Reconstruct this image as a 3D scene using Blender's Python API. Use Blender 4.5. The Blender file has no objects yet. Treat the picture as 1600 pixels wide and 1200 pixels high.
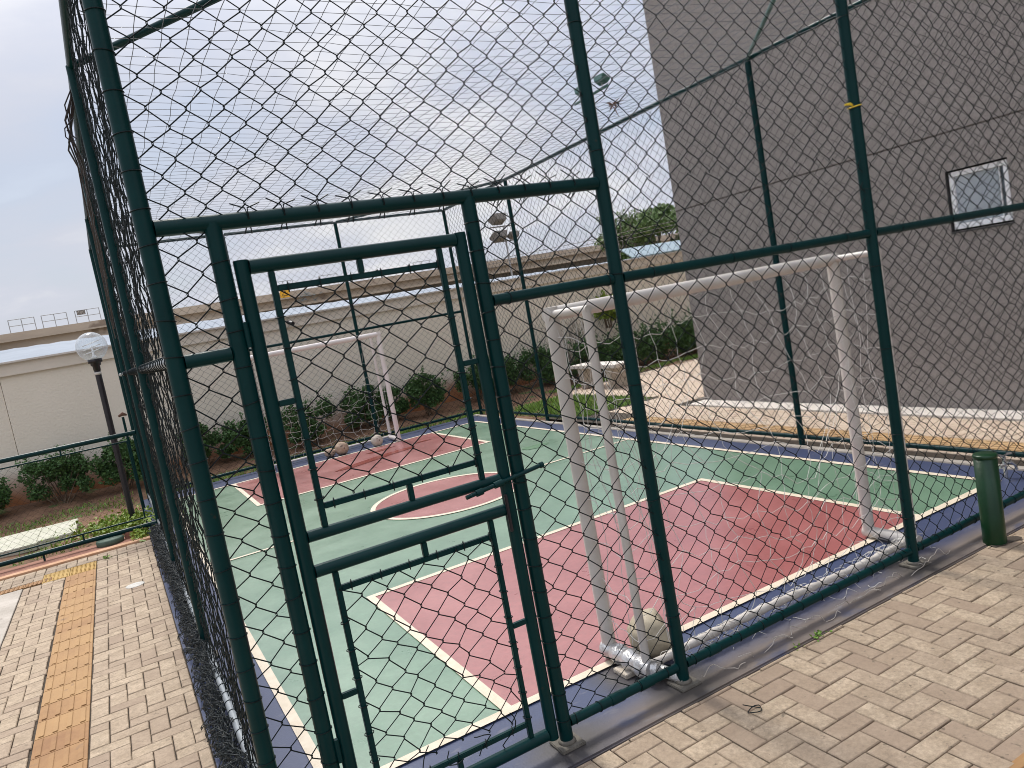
import bpy, bmesh, math, random
import numpy as np
from mathutils import Vector, Matrix

random.seed(7)
rng = np.random.default_rng(11)
SC = bpy.context.scene
COL = SC.collection
PI = math.pi


# ------------------------------------------------------------------ helpers
class M:
    """collects geometry and builds ONE mesh object"""
    def __init__(s):
        s.v = []; s.n = 0; s.loops = []; s.sizes = []; s.smooth = []; s.tint = []

    def add(s, v, f, smooth=False, tint=None):
        v = np.asarray(v, float).reshape(-1, 3)
        s.v.append(v)
        if isinstance(f, np.ndarray):
            s.loops.append((f + s.n).ravel()); s.sizes.append(np.full(len(f), f.shape[1]))
            k = len(f)
        else:
            s.loops.append(np.array([i + s.n for q in f for i in q])); s.sizes.append(np.array([len(q) for q in f]))
            k = len(f)
        s.smooth.append(np.full(k, smooth))
        if tint is None: tint = 0.5
        s.tint.append(np.broadcast_to(np.asarray(tint, float), (k,)).copy())
        s.n += len(v)
        return s

    def box(s, x0, x1, y0, y1, z0, z1, tint=None, bev=0.0):
        if bev > 0:
            bm = bmesh.new()
            bmesh.ops.create_cube(bm, size=1)
            for q in bm.verts:
                q.co = Vector((x0 + (q.co.x + .5) * (x1 - x0), y0 + (q.co.y + .5) * (y1 - y0), z0 + (q.co.z + .5) * (z1 - z0)))
            bmesh.ops.bevel(bm, geom=list(bm.edges), offset=bev, segments=2, affect='EDGES')
            s.from_bm(bm, tint=tint)
            return s
        v = [(x0, y0, z0), (x1, y0, z0), (x1, y1, z0), (x0, y1, z0), (x0, y0, z1), (x1, y0, z1), (x1, y1, z1), (x0, y1, z1)]
        return s.add(v, [(0, 3, 2, 1), (4, 5, 6, 7), (0, 1, 5, 4), (1, 2, 6, 5), (2, 3, 7, 6), (3, 0, 4, 7)], tint=tint)

    def from_bm(s, bm, smooth=False, tint=None, mat=None):
        bm.verts.index_update()
        v = [(mat @ q.co if mat else q.co)[:] for q in bm.verts]
        f = [tuple(q.index for q in p.verts) for p in bm.faces]
        s.add(v, f, smooth, tint); bm.free()
        return s

    def tube(s, pts, r, n=8, cap=True, closed=False, tint=None):
        P = [Vector(p) for p in pts]; L = len(P)
        R = [r] * L if not hasattr(r, '__len__') else r
        T = []
        for i in range(L):
            a = P[(i - 1) % L] if (closed or i > 0) else P[i]
            b = P[(i + 1) % L] if (closed or i < L - 1) else P[i]
            T.append((b - a).normalized())
        ref = Vector((0, 0, 1)) if abs(T[0].z) < .9 else Vector((1, 0, 0))
        u = T[0].cross(ref).normalized()
        V = []
        for i in range(L):
            if i: u = (u - T[i] * u.dot(T[i])).normalized()
            w = T[i].cross(u)
            for k in range(n):
                a = 2 * PI * k / n
                V.append((P[i] + (u * math.cos(a) + w * math.sin(a)) * R[i])[:])
        F = []
        for i in range(L if closed else L - 1):
            j = (i + 1) % L
            for k in range(n):
                k2 = (k + 1) % n
                F.append((i * n + k, i * n + k2, j * n + k2, j * n + k))
        s.add(V, F, True, tint)
        if cap and not closed:
            s.add(V[:n], [tuple(range(n))[::-1]], tint=tint)
            s.add(V[-n:], [tuple(range(n))], tint=tint)
        return s

    def tubes(s, P, r, n, ref):
        """many polylines at once; P is (W, K, 3)"""
        P = np.asarray(P, float); W, K, _ = P.shape
        T = np.empty_like(P)
        T[:, 1:-1] = P[:, 2:] - P[:, :-2]; T[:, 0] = P[:, 1] - P[:, 0]; T[:, -1] = P[:, -1] - P[:, -2]
        T /= np.linalg.norm(T, axis=2, keepdims=True) + 1e-12
        side = np.cross(T, np.asarray(ref, float)); side /= np.linalg.norm(side, axis=2, keepdims=True) + 1e-12
        up = np.cross(side, T)
        a = np.arange(n) * 2 * PI / n
        V = P[:, :, None, :] + r * (side[:, :, None, :] * np.cos(a)[None, None, :, None] + up[:, :, None, :] * np.sin(a)[None, None, :, None])
        idx = np.arange(W * K * n).reshape(W, K, n)
        A = idx[:, :-1, :]; B = np.roll(A, -1, axis=2); C = idx[:, 1:, :]; D = np.roll(C, -1, axis=2)
        F = np.stack([A, B, D, C], axis=3).reshape(-1, 4)
        s.add(V.reshape(-1, 3), F, True)
        return s

    def lathe(s, prof, c, n=20, tint=None, smooth=True):
        """profile of (r, z) about a vertical axis at c"""
        V = []; F = []
        for r, z in prof:
            for k in range(n):
                a = 2 * PI * k / n
                V.append((c[0] + r * math.cos(a), c[1] + r * math.sin(a), c[2] + z))
        for i in range(len(prof) - 1):
            for k in range(n):
                k2 = (k + 1) % n
                F.append((i * n + k, i * n + k2, (i + 1) * n + k2, (i + 1) * n + k))
        F.append(tuple(range(n))[::-1]); F.append(tuple(range((len(prof) - 1) * n, len(prof) * n)))
        s.add(V, F, smooth, tint)
        return s

    def ring(s, c, R, r, axis='z', n=12, m=4, tilt=0.0):
        c = Vector(c); P = []
        for k in range(n):
            a = 2 * PI * k / n; x, y = R * math.cos(a), R * math.sin(a)
            if axis == 'z': P.append(c + Vector((x, y, tilt * x)))
            elif axis == 'x': P.append(c + Vector((tilt * x, x, y)))
            else: P.append(c + Vector((x, tilt * x, y)))
        return s.tube(P, r, m, closed=True)

    def build(s, name, mat, parent=None, origin=None, kind=None):
        me = bpy.data.meshes.new(name)
        V = np.concatenate(s.v); o = np.zeros(3)
        if parent is not None:
            o = np.array(parent['_o']); 
        elif origin is not None:
            o = np.array(origin, float)
        V = V - o
        loops = np.concatenate(s.loops).astype(np.int32); sizes = np.concatenate(s.sizes).astype(np.int32)
        me.vertices.add(len(V)); me.vertices.foreach_set('co', V.ravel().astype(np.float32))
        me.loops.add(len(loops)); me.loops.foreach_set('vertex_index', loops)
        me.polygons.add(len(sizes))
        st = np.concatenate([[0], np.cumsum(sizes)[:-1]]).astype(np.int32)
        me.polygons.foreach_set('loop_start', st)
        me.polygons.foreach_set('use_smooth', np.concatenate(s.smooth))
        me.update(calc_edges=True)
        at = me.attributes.new('tint', 'FLOAT', 'FACE'); at.data.foreach_set('value', np.concatenate(s.tint).astype(np.float32))
        me.materials.append(mat)
        ob = bpy.data.objects.new(name, me); COL.objects.link(ob)
        ob['_o'] = [0.0, 0.0, 0.0]
        if parent is not None:
            ob.parent = parent
            ob['_o'] = list(map(float, o))
        elif origin is not None:
            ob.location = origin; ob['_o'] = list(map(float, origin))
        if kind: ob['kind'] = kind
        return ob


def tag(o, label, cat, group=None, kind=None):
    o['label'] = label; o['category'] = cat
    if group: o['group'] = group
    if kind: o['kind'] = kind
    return o


def thing(name, loc, label, cat, group=None):
    o = bpy.data.objects.new(name, None); COL.objects.link(o); o.location = loc; o['_o'] = list(map(float, loc))
    o.empty_display_size = .1
    return tag(o, label, cat, group)


def copy_tree(o, parent=None):
    c = o.copy(); COL.objects.link(c)
    if parent is not None: c.parent = parent
    for ch in list(o.children): copy_tree(ch, c)
    return c


# ------------------------------------------------------------------ materials
def NT(name):
    m = bpy.data.materials.new(name); m.use_nodes = True
    nt = m.node_tree; b = nt.nodes['Principled BSDF']
    return m, nt, b


def mat(name, c1, c2=None, scale=8., rough=.6, bump=0., bscale=60., detail=6., spec=.5, metal=0., tintmix=None, lo=.35, hi=.65,
        spots=None, coat=0., rough2=None, bdist=.01, stretch=None, grain=0, gamp=(.66, 1.25)):
    """noise-mottled paint / stone; tintmix blends in the per-face tint; spots=(colour, scale, threshold)"""
    m, nt, b = NT(name); N = nt.nodes; L = nt.links
    co = N.new('ShaderNodeTexCoord')
    vec = co.outputs['Object']
    if stretch:
        mp = N.new('ShaderNodeMapping'); mp.inputs['Scale'].default_value = stretch; L.new(vec, mp.inputs[0]); vec = mp.outputs[0]
    nz = N.new('ShaderNodeTexNoise'); nz.inputs['Scale'].default_value = scale; nz.inputs['Detail'].default_value = detail
    nz.inputs['Roughness'].default_value = .62
    L.new(vec, nz.inputs['Vector'])
    mr = N.new('ShaderNodeMapRange'); mr.inputs[1].default_value = lo; mr.inputs[2].default_value = hi
    L.new(nz.outputs['Fac'], mr.inputs[0])
    c2 = c2 or c1
    mx = N.new('ShaderNodeMix'); mx.data_type = 'RGBA'
    mx.inputs['A'].default_value = (*c1, 1); mx.inputs['B'].default_value = (*c2, 1)
    L.new(mr.outputs[0], mx.inputs['Factor'])
    col = mx.outputs['Result']
    if grain:
        ng = N.new('ShaderNodeTexNoise'); ng.inputs['Scale'].default_value = grain; ng.inputs['Detail'].default_value = 5; ng.inputs['Roughness'].default_value = .7
        L.new(vec, ng.inputs['Vector'])
        rg = N.new('ShaderNodeMapRange'); rg.inputs[1].default_value = .3; rg.inputs[2].default_value = .7; rg.inputs[3].default_value = gamp[0]; rg.inputs[4].default_value = gamp[1]
        L.new(ng.outputs['Fac'], rg.inputs[0])
        vg = N.new('ShaderNodeVectorMath'); vg.operation = 'SCALE'; L.new(col, vg.inputs[0]); L.new(rg.outputs[0], vg.inputs['Scale']); col = vg.outputs[0]
    if tintmix:
        at = N.new('ShaderNodeAttribute'); at.attribute_name = 'tint'
        c3, amt = tintmix
        m2 = N.new('ShaderNodeMix'); m2.data_type = 'RGBA'
        mul = N.new('ShaderNodeMath'); mul.operation = 'MULTIPLY'; mul.inputs[1].default_value = amt
        L.new(at.outputs['Fac'], mul.inputs[0]); L.new(mul.outputs[0], m2.inputs['Factor'])
        L.new(col, m2.inputs['A']); m2.inputs['B'].default_value = (*c3, 1); col = m2.outputs['Result']
    if spots:
        sc, ss, th = spots
        n3 = N.new('ShaderNodeTexNoise'); n3.inputs['Scale'].default_value = ss; n3.inputs['Detail'].default_value = 5
        L.new(co.outputs['Object'], n3.inputs['Vector'])
        r3 = N.new('ShaderNodeMapRange'); r3.inputs[1].default_value = th; r3.inputs[2].default_value = th + .07
        L.new(n3.outputs['Fac'], r3.inputs[0])
        m3 = N.new('ShaderNodeMix'); m3.data_type = 'RGBA'; L.new(r3.outputs[0], m3.inputs['Factor'])
        L.new(col, m3.inputs['A']); m3.inputs['B'].default_value = (*sc, 1); col = m3.outputs['Result']
    L.new(col, b.inputs['Base Color'])
    b.inputs['Roughness'].default_value = rough
    if rough2 is not None:
        rr = N.new('ShaderNodeMapRange'); rr.inputs[3].default_value = rough; rr.inputs[4].default_value = rough2
        rr.inputs[1].default_value = lo; rr.inputs[2].default_value = hi
        L.new(nz.outputs['Fac'], rr.inputs[0]); L.new(rr.outputs[0], b.inputs['Roughness'])
    b.inputs['Specular IOR Level'].default_value = spec; b.inputs['Metallic'].default_value = metal
    if coat: b.inputs['Coat Weight'].default_value = coat; b.inputs['Coat Roughness'].default_value = .3
    if bump:
        n2 = N.new('ShaderNodeTexNoise'); n2.inputs['Scale'].default_value = bscale; n2.inputs['Detail'].default_value = 4
        L.new(co.outputs['Object'], n2.inputs['Vector'])
        bp = N.new('ShaderNodeBump'); bp.inputs['Strength'].default_value = bump; bp.inputs['Distance'].default_value = bdist
        L.new(n2.outputs['Fac'], bp.inputs['Height']); L.new(bp.outputs[0], b.inputs['Normal'])
    return m


GREEN = mat('green_paint', (.0009, .023, .0235), (.0014, .029, .029), 5, .33, spec=.15, bump=.08, bscale=40, spots=((.035, .03, .02), 14, .74))
GREEN2 = mat('bollard_green', (.002, .026, .007), (.0035, .036, .011), 6, .35, spec=.35, spots=((.45, .45, .4), 22, .76), bump=.1, bscale=60)
GREENL = mat('faded_green_paint', (.03, .10, .085), (.045, .13, .11), 6, .4)
WIRE = mat('dark_wire', (.0015, .006, .007), (.004, .011, .012), 9, .42, spec=.2)
SKYSHEEN = mat('sky_sheen_tube', (.30, .33, .34), (.42, .45, .46), 6, .35, metal=.4)  # grazing sky sheen of the green rails put into a pale grey colour
WIREG = mat('weathered_wire', (.010, .016, .016), (.035, .042, .042), 14, .4)
TIE = mat('tie_wire', (.03, .04, .04), (.12, .12, .11), 20, .45)
PLATE = mat('base_plate', (.09, .08, .065), (.16, .145, .12), 14, .8, bump=.3, bscale=50)
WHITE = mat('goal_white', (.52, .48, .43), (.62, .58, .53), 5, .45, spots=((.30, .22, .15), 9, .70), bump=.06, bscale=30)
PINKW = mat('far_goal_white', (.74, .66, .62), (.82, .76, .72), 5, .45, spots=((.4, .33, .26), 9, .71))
ROPE = mat('net_rope', (.60, .58, .53), (.72, .70, .66), 30, .85)
ROPED = mat('dirty_rope', (.34, .29, .24), (.55, .50, .44), 30, .9)
CORD = mat('roof_cord', (.09, .10, .115), (.16, .17, .19), 12, .7)
SILVER = mat('silver_tape', (.50, .49, .47), (.72, .71, .70), 12, .3, metal=.55, bump=.6, bscale=28, bdist=.02)
CHROME = mat('tap_metal', (.55, .55, .53), (.7, .7, .68), 20, .25, metal=.9)
GREENC = mat('court_green', (.095, .200, .118), (.130, .245, .152), 2.2, .27, rough2=.38, coat=.7, bump=.12, bscale=90, bdist=.004, spots=((.090, .165, .105), 1.1, .66), spec=1.0, detail=9, grain=24, gamp=(.86, 1.10))
REDC = mat('court_red', (.300, .075, .070), (.355, .100, .093), 2.2, .27, rough2=.38, coat=.7, bump=.12, bscale=90, bdist=.004, detail=9, spec=1.0, grain=24, gamp=(.86, 1.10), spots=((.20, .05, .045), 1.3, .66))
CREAM = mat('court_line', (.60, .51, .38), (.70, .61, .48), 7, .5, bump=.1, bscale=90, bdist=.004, spots=((.5, .42, .32), 7, .68))
WETC = mat('damp_red', (.215, .042, .032), (.26, .055, .042), 3, .24)
WETG = mat('damp_green', (.09, .19, .10), (.12, .23, .13), 3, .3)
PAVER = mat('paver_concrete', (.350, .268, .182), (.465, .365, .258), 9, .85, bump=.55, bscale=170, bdist=.004, tintmix=((.265, .19, .135), .75), spots=((.17, .13, .09), 26, .66), detail=9, grain=62)
PAVERR = mat('sunlit_paver', (.44, .35, .265), (.54, .44, .34), 6, .85, bump=.4, bscale=120, bdist=.004, tintmix=((.40, .30, .22), .6))  # lighter copy of the paver colour, sunlight put into it
JOINT = mat('joint_dirt_gap_shade', (.03, .022, .015), (.07, .052, .035), 40, .95)
TACTY = mat('tactile_yellow', (.38, .225, .06), (.46, .30, .09), 5, .8, bump=.35, bscale=120, bdist=.004, tintmix=((.48, .34, .12), .5), spots=((.3, .2, .09), 9, .66))
TACT = mat('tactile_ochre', (.25, .125, .052), (.34, .185, .075), 5, .8, bump=.35, bscale=120, bdist=.004, tintmix=((.42, .26, .11), .6), spots=((.22, .13, .07), 9, .66))
CONC = mat('concrete', (.34, .30, .25), (.48, .43, .37), 3, .85, bump=.4, bscale=60, spots=((.25, .21, .17), 5, .66))
CONCL = mat('pale_concrete', (.55, .50, .44), (.64, .59, .53), 4, .85, bump=.25, bscale=60)
SLAB = mat('mossy_slab', (.42, .42, .32), (.52, .50, .41), 5, .85, bump=.3, bscale=60)
SOIL = mat('red_soil', (.12, .062, .034), (.21, .115, .062), 4, .95, bump=.8, bscale=35, bdist=.03, spots=((.09, .12, .035), 3.4, .60), detail=9)
GUTTER = mat('red_gutter', (.23, .095, .062), (.32, .15, .10), 6, .85, bump=.3, bscale=50)
OKERB = mat('orange_kerb', (.48, .26, .14), (.58, .36, .22), 7, .85, bump=.3, bscale=60)
GROUND = mat('ground_dirt', (.16, .13, .09), (.22, .18, .13), 1.2, .95)
LEAF = mat('bush_leaf', (.042, .105, .030), (.075, .15, .045), 6, .5, tintmix=((.10, .19, .05), .55), spec=.35)
LEAFY = mat('yellow_green_leaf', (.13, .22, .02), (.20, .30, .035), 6, .5, tintmix=((.36, .42, .05), .7))
GRASS = mat('grass_blade', (.10, .22, .025), (.17, .32, .045), 3, .6, tintmix=((.24, .34, .05), .6))
TREEL = mat('tree_leaf', (.075, .14, .035), (.12, .20, .055), 4, .55, tintmix=((.20, .27, .08), .6))
TWIG = mat('grey_twig', (.17, .15, .12), (.27, .24, .20), 8, .9)
STEM = mat('brown_stem', (.10, .065, .04), (.17, .12, .08), 9, .9)
BLACK = mat('black_paint', (.010, .008, .012), (.018, .015, .02), 8, .35)
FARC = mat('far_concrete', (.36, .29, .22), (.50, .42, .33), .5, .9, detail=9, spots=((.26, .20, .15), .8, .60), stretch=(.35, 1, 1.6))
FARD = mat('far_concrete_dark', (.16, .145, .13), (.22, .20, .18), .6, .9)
TIN = mat('white_sheet_metal', (.27, .30, .34), (.34, .375, .415), 2, .75, spec=.1, stretch=(.3, 2, 2))
TINB = mat('blue_sheet_metal', (.16, .22, .25), (.25, .32, .34), 2, .45)
RAILM = mat('grey_rail', (.30, .30, .30), (.36, .36, .36), 3, .5)
YEL = mat('yellow_sign', (.80, .40, .02), (.85, .46, .03), 3, .5)
YTIE = mat('yellow_tie', (.75, .52, .02), (.8, .6, .05), 3, .5)
BALLM = mat('scuffed_ball', (.42, .36, .29), (.56, .50, .42), 12, .8, spots=((.2, .16, .12), 16, .60), bump=.5, bscale=40)
BALLB = mat('tan_ball', (.36, .25, .17), (.46, .34, .25), 12, .8, spots=((.16, .11, .08), 14, .60), bump=.5, bscale=40)
BALLK = mat('khaki_ball', (.36, .31, .22), (.45, .39, .29), 14, .75, spots=((.14, .10, .06), 9, .64), bump=.25, bscale=30)
UPVC = mat('window_white', (.86, .86, .87), (.88, .88, .88), 3, .4)
DARKT = mat('dark_reveal', (.05, .048, .046), (.07, .066, .064), 6, .8)
COPE = mat('coping_render', (.60, .54, .45), (.68, .61, .52), 2.5, .9, spots=((.42, .37, .30), 2.2, .64), stretch=(.6, 1, 2))
LIDG = mat('green_lid', (.06, .10, .07), (.09, .14, .10), 8, .7)
COVER = mat('iron_cover', (.42, .40, .36), (.52, .50, .45), 14, .55, bump=.3, bscale=60)
BROWN = mat('dry_debris', (.10, .05, .035), (.17, .09, .06), 20, .95)


def apron_material():
    """blue floor paint, with brown dirt caught along the front fence line"""
    m, nt, b = NT('court_blue'); N = nt.nodes; L = nt.links
    co = N.new('ShaderNodeTexCoord')
    nz = N.new('ShaderNodeTexNoise'); nz.inputs['Scale'].default_value = 2.6; nz.inputs['Detail'].default_value = 9
    L.new(co.outputs['Object'], nz.inputs['Vector'])
    mx = N.new('ShaderNodeMix'); mx.data_type = 'RGBA'
    mx.inputs['A'].default_value = (.034, .048, .105, 1); mx.inputs['B'].default_value = (.058, .075, .145, 1)
    L.new(nz.outputs['Fac'], mx.inputs['Factor'])
    sp = N.new('ShaderNodeSeparateXYZ'); L.new(co.outputs['Object'], sp.inputs[0])
    # dirt follows the strip outside the bottom rail
    n2 = N.new('ShaderNodeTexNoise'); n2.inputs['Scale'].default_value = 3.2; n2.inputs['Detail'].default_value = 8
    mp = N.new('ShaderNodeMapping'); mp.inputs['Scale'].default_value = (1.0, 3.0, 1); L.new(co.outputs['Object'], mp.inputs[0]); L.new(mp.outputs[0], n2.inputs['Vector'])
    y = N.new('ShaderNodeMapRange'); y.inputs[1].default_value = .10; y.inputs[2].default_value = -.03; L.new(sp.outputs['Y'], y.inputs[0])
    x = N.new('ShaderNodeMapRange'); x.inputs[1].default_value = .9; x.inputs[2].default_value = 1.6; L.new(sp.outputs['X'], x.inputs[0])
    f = N.new('ShaderNodeMapRange'); f.inputs[1].default_value = .24; f.inputs[2].default_value = .46; L.new(n2.outputs['Fac'], f.inputs[0])
    a = N.new('ShaderNodeMath'); a.operation = 'MULTIPLY'; L.new(y.outputs[0], a.inputs[0]); L.new(x.outputs[0], a.inputs[1])
    a2 = N.new('ShaderNodeMath'); a2.operation = 'MULTIPLY'; L.new(a.outputs[0], a2.inputs[0]); L.new(f.outputs[0], a2.inputs[1])
    m2 = N.new('ShaderNodeMix'); m2.data_type = 'RGBA'; L.new(a2.outputs[0], m2.inputs['Factor'])
    L.new(mx.outputs['Result'], m2.inputs['A']); m2.inputs['B'].default_value = (.150, .122, .105, 1)
    # small scuffs everywhere
    n4 = N.new('ShaderNodeTexNoise'); n4.inputs['Scale'].default_value = 7; n4.inputs['Detail'].default_value = 8; L.new(mp.outputs[0], n4.inputs['Vector'])
    r4 = N.new('ShaderNodeMapRange'); r4.inputs[1].default_value = .60; r4.inputs[2].default_value = .75; r4.inputs[4].default_value = .6; L.new(n4.outputs['Fac'], r4.inputs[0])
    m4 = N.new('ShaderNodeMix'); m4.data_type = 'RGBA'; L.new(r4.outputs[0], m4.inputs['Factor'])
    L.new(m2.outputs['Result'], m4.inputs['A']); m4.inputs['B'].default_value = (.20, .19, .20, 1)
    # grimy patches of old mortar round the post feet
    last = m4.outputs['Result']
    for (px_, py_) in ((1.195, 0), (1.865, 0), (3.647, 0), (1.75, .28)):
        ds = N.new('ShaderNodeVectorMath'); ds.operation = 'DISTANCE'; L.new(co.outputs['Object'], ds.inputs[0]); ds.inputs[1].default_value = (px_, py_, 0)
        an = N.new('ShaderNodeMath'); an.operation = 'MULTIPLY_ADD'; an.inputs[1].default_value = .16; L.new(n2.outputs['Fac'], an.inputs[0]); L.new(ds.outputs['Value'], an.inputs[2])
        rd = N.new('ShaderNodeMapRange'); rd.inputs[1].default_value = .34; rd.inputs[2].default_value = .19; rd.inputs[3].default_value = 0; rd.inputs[4].default_value = .85; L.new(an.outputs[0], rd.inputs[0])
        mm = N.new('ShaderNodeMix'); mm.data_type = 'RGBA'; L.new(rd.outputs[0], mm.inputs['Factor']); L.new(last, mm.inputs['A']); mm.inputs['B'].default_value = (.055, .048, .042, 1); last = mm.outputs['Result']
    L.new(last, b.inputs['Base Color'])
    rr = N.new('ShaderNodeMapRange'); rr.inputs[3].default_value = .34; rr.inputs[4].default_value = .8; L.new(a2.outputs[0], rr.inputs[0]); L.new(rr.outputs[0], b.inputs['Roughness'])
    bp = N.new('ShaderNodeBump'); bp.inputs['Strength'].default_value = .2; bp.inputs['Distance'].default_value = .004
    n5 = N.new('ShaderNodeTexNoise'); n5.inputs['Scale'].default_value = 80; L.new(co.outputs['Object'], n5.inputs['Vector'])
    L.new(n5.outputs['Fac'], bp.inputs['Height']); L.new(bp.outputs[0], b.inputs['Normal'])
    return m


def wall_material():
    """taupe render with a red soil splash along its foot"""
    m, nt, b = NT('taupe_render'); N = nt.nodes; L = nt.links
    co = N.new('ShaderNodeTexCoord')
    nz = N.new('ShaderNodeTexNoise'); nz.inputs['Scale'].default_value = 1.4; nz.inputs['Detail'].default_value = 9; L.new(co.outputs['Object'], nz.inputs['Vector'])
    mx = N.new('ShaderNodeMix'); mx.data_type = 'RGBA'
    mx.inputs['A'].default_value = (.70, .635, .525, 1); mx.inputs['B'].default_value = (.77, .70, .59, 1)
    L.new(nz.outputs['Fac'], mx.inputs['Factor'])
    sp = N.new('ShaderNodeSeparateXYZ'); L.new(co.outputs['Object'], sp.inputs[0])
    n2 = N.new('ShaderNodeTexNoise'); n2.inputs['Scale'].default_value = 1.5; n2.inputs['Detail'].default_value = 7; L.new(co.outputs['Object'], n2.inputs['Vector'])
    ad = N.new('ShaderNodeMath'); ad.operation = 'MULTIPLY_ADD'; ad.inputs[1].default_value = -.75; L.new(n2.outputs['Fac'], ad.inputs[0]); L.new(sp.outputs['Z'], ad.inputs[2])
    r = N.new('ShaderNodeMapRange'); r.interpolation_type = 'SMOOTHSTEP'; r.inputs[1].default_value = .42; r.inputs[2].default_value = -.28; L.new(ad.outputs[0], r.inputs[0])
    m2 = N.new('ShaderNodeMix'); m2.data_type = 'RGBA'; L.new(r.outputs[0], m2.inputs['Factor'])
    L.new(mx.outputs['Result'], m2.inputs['A']); m2.inputs['B'].default_value = (.33, .135, .055, 1)
    L.new(m2.outputs['Result'], b.inputs['Base Color']); b.inputs['Roughness'].default_value = .9
    n3 = N.new('ShaderNodeTexNoise'); n3.inputs['Scale'].default_value = 26; n3.inputs['Detail'].default_value = 5; L.new(co.outputs['Object'], n3.inputs['Vector'])
    bp = N.new('ShaderNodeBump'); bp.inputs['Strength'].default_value = .35; bp.inputs['Distance'].default_value = .02
    L.new(n3.outputs['Fac'], bp.inputs['Height']); L.new(bp.outputs[0], b.inputs['Normal'])
    return m


def stucco_material():
    m, nt, b = NT('grey_stucco'); N = nt.nodes; L = nt.links
    co = N.new('ShaderNodeTexCoord')
    nz = N.new('ShaderNodeTexNoise'); nz.inputs['Scale'].default_value = .9; nz.inputs['Detail'].default_value = 9; L.new(co.outputs['Object'], nz.inputs['Vector'])
    n1 = N.new('ShaderNodeTexNoise'); n1.inputs['Scale'].default_value = 75; n1.inputs['Detail'].default_value = 3; L.new(co.outputs['Object'], n1.inputs['Vector'])
    mx = N.new('ShaderNodeMix'); mx.data_type = 'RGBA'
    mx.inputs['A'].default_value = (.245, .218, .201, 1); mx.inputs['B'].default_value = (.295, .265, .245, 1)
    L.new(nz.outputs['Fac'], mx.inputs['Factor'])
    r1 = N.new('ShaderNodeMapRange'); r1.inputs[1].default_value = .3; r1.inputs[2].default_value = .7; r1.inputs[3].default_value = .62; r1.inputs[4].default_value = 1.3; L.new(n1.outputs['Fac'], r1.inputs[0])
    vm = N.new('ShaderNodeVectorMath'); vm.operation = 'SCALE'; L.new(mx.outputs['Result'], vm.inputs[0]); L.new(r1.outputs[0], vm.inputs['Scale'])
    L.new(vm.outputs[0], b.inputs['Base Color']); b.inputs['Roughness'].default_value = .92
    bp = N.new('ShaderNodeBump'); bp.inputs['Strength'].default_value = .9; bp.inputs['Distance'].default_value = .012
    L.new(n1.outputs['Fac'], bp.inputs['Height']); L.new(bp.outputs[0], b.inputs['Normal'])
    return m


def glass_material(name, col, rough=.02, trans=1.0, alpha=1.0, ior=1.45):
    m, nt, b = NT(name)
    b.inputs['Base Color'].default_value = (*col, 1); b.inputs['Roughness'].default_value = rough
    b.inputs['Transmission Weight'].default_value = trans; b.inputs['IOR'].default_value = ior
    return m


APRON = apron_material(); WALLM = wall_material(); STUCCO = stucco_material()
def globe_material():
    m, nt, b = NT('clear_globe'); N = nt.nodes; L = nt.links
    t = N.new('ShaderNodeBsdfTransparent'); t.inputs[0].default_value = (.93, .95, .96, 1)
    b.inputs['Base Color'].default_value = (.75, .78, .8, 1); b.inputs['Roughness'].default_value = .06; b.inputs['Specular IOR Level'].default_value = 1.0
    lw_ = N.new('ShaderNodeLayerWeight'); lw_.inputs[0].default_value = .32
    mx = N.new('ShaderNodeMixShader'); mr = N.new('ShaderNodeMapRange'); mr.inputs[3].default_value = .10; mr.inputs[4].default_value = .85
    L.new(lw_.outputs['Facing'], mr.inputs[0]); L.new(mr.outputs[0], mx.inputs[0]); L.new(t.outputs[0], mx.inputs[1]); L.new(b.outputs[0], mx.inputs[2])
    L.new(mx.outputs[0], nt.nodes['Material Output'].inputs[0]); return m
GLOBE = globe_material()
PANE = mat('frosted_pane', (.30, .34, .37), (.38, .42, .45), 3, .10, spec=.9)

# ------------------------------------------------------------------ key sizes (metres)
XR, YB, ZT = 5.71, 9.91, 3.81
X1, X2, X3, X4 = .211, 1.195, 1.865, 3.647
ZH1, ZH2, ZB = 2.376, 1.948, .095
PR = .030
YS = (2.54, 5.03, 7.51)
BX = (1.853, 3.684)


# ------------------------------------------------------------------ chain-link generator
def chainlink(m, s0, s1, z0, z1, pos, nrm, d=.125, h=.112, r=.0024, sides=4, jit=.004, hook=True, disp=None, seed=1, jn=.003):
    """pos(s, z, n) -> xyz arrays. Interlocking zigzag wires with bends at every crossing."""
    g = np.random.default_rng(seed)
    W = max(1, int(round((s1 - s0) / (d / 2)))); K = max(2, int(round((z1 - z0) / (h / 2))))
    dx = (s1 - s0) / W; dz = (z1 - z0) / K
    Js = g.normal(0, jit, (W + 1, K + 1)); Jz = g.normal(0, jit, (W + 1, K + 1)); Jn = g.normal(0, jn, (W + 1, K + 1))
    w = np.arange(W)[:, None]; k = np.arange(K + 1)[None, :]
    par = (k + w) % 2
    ci = w + par
    S = s0 + ci * dx + Js[ci, k]; Z = z0 + k * dz + Jz[ci, k] + 0 * w; Nn = Jn[ci, k]
    if hook:
        sg = np.where(par == 1, 1., -1.)
        e = .0036; t = .0022; dl = .0022
        S2 = np.stack([S + sg * dl, S + sg * dl], 2).reshape(W, -1)
        Z2 = np.stack([Z - e, Z + e], 2).reshape(W, -1)
        N2 = np.stack([Nn + sg * t, Nn - sg * t], 2).reshape(W, -1)
    else:
        S2, Z2, N2 = S, Z, Nn
    if disp is not None: N2 = N2 + disp(S2, Z2)
    P = np.stack(pos(S2, Z2, N2), axis=2)
    m.tubes(P, r, sides, nrm)


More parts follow.
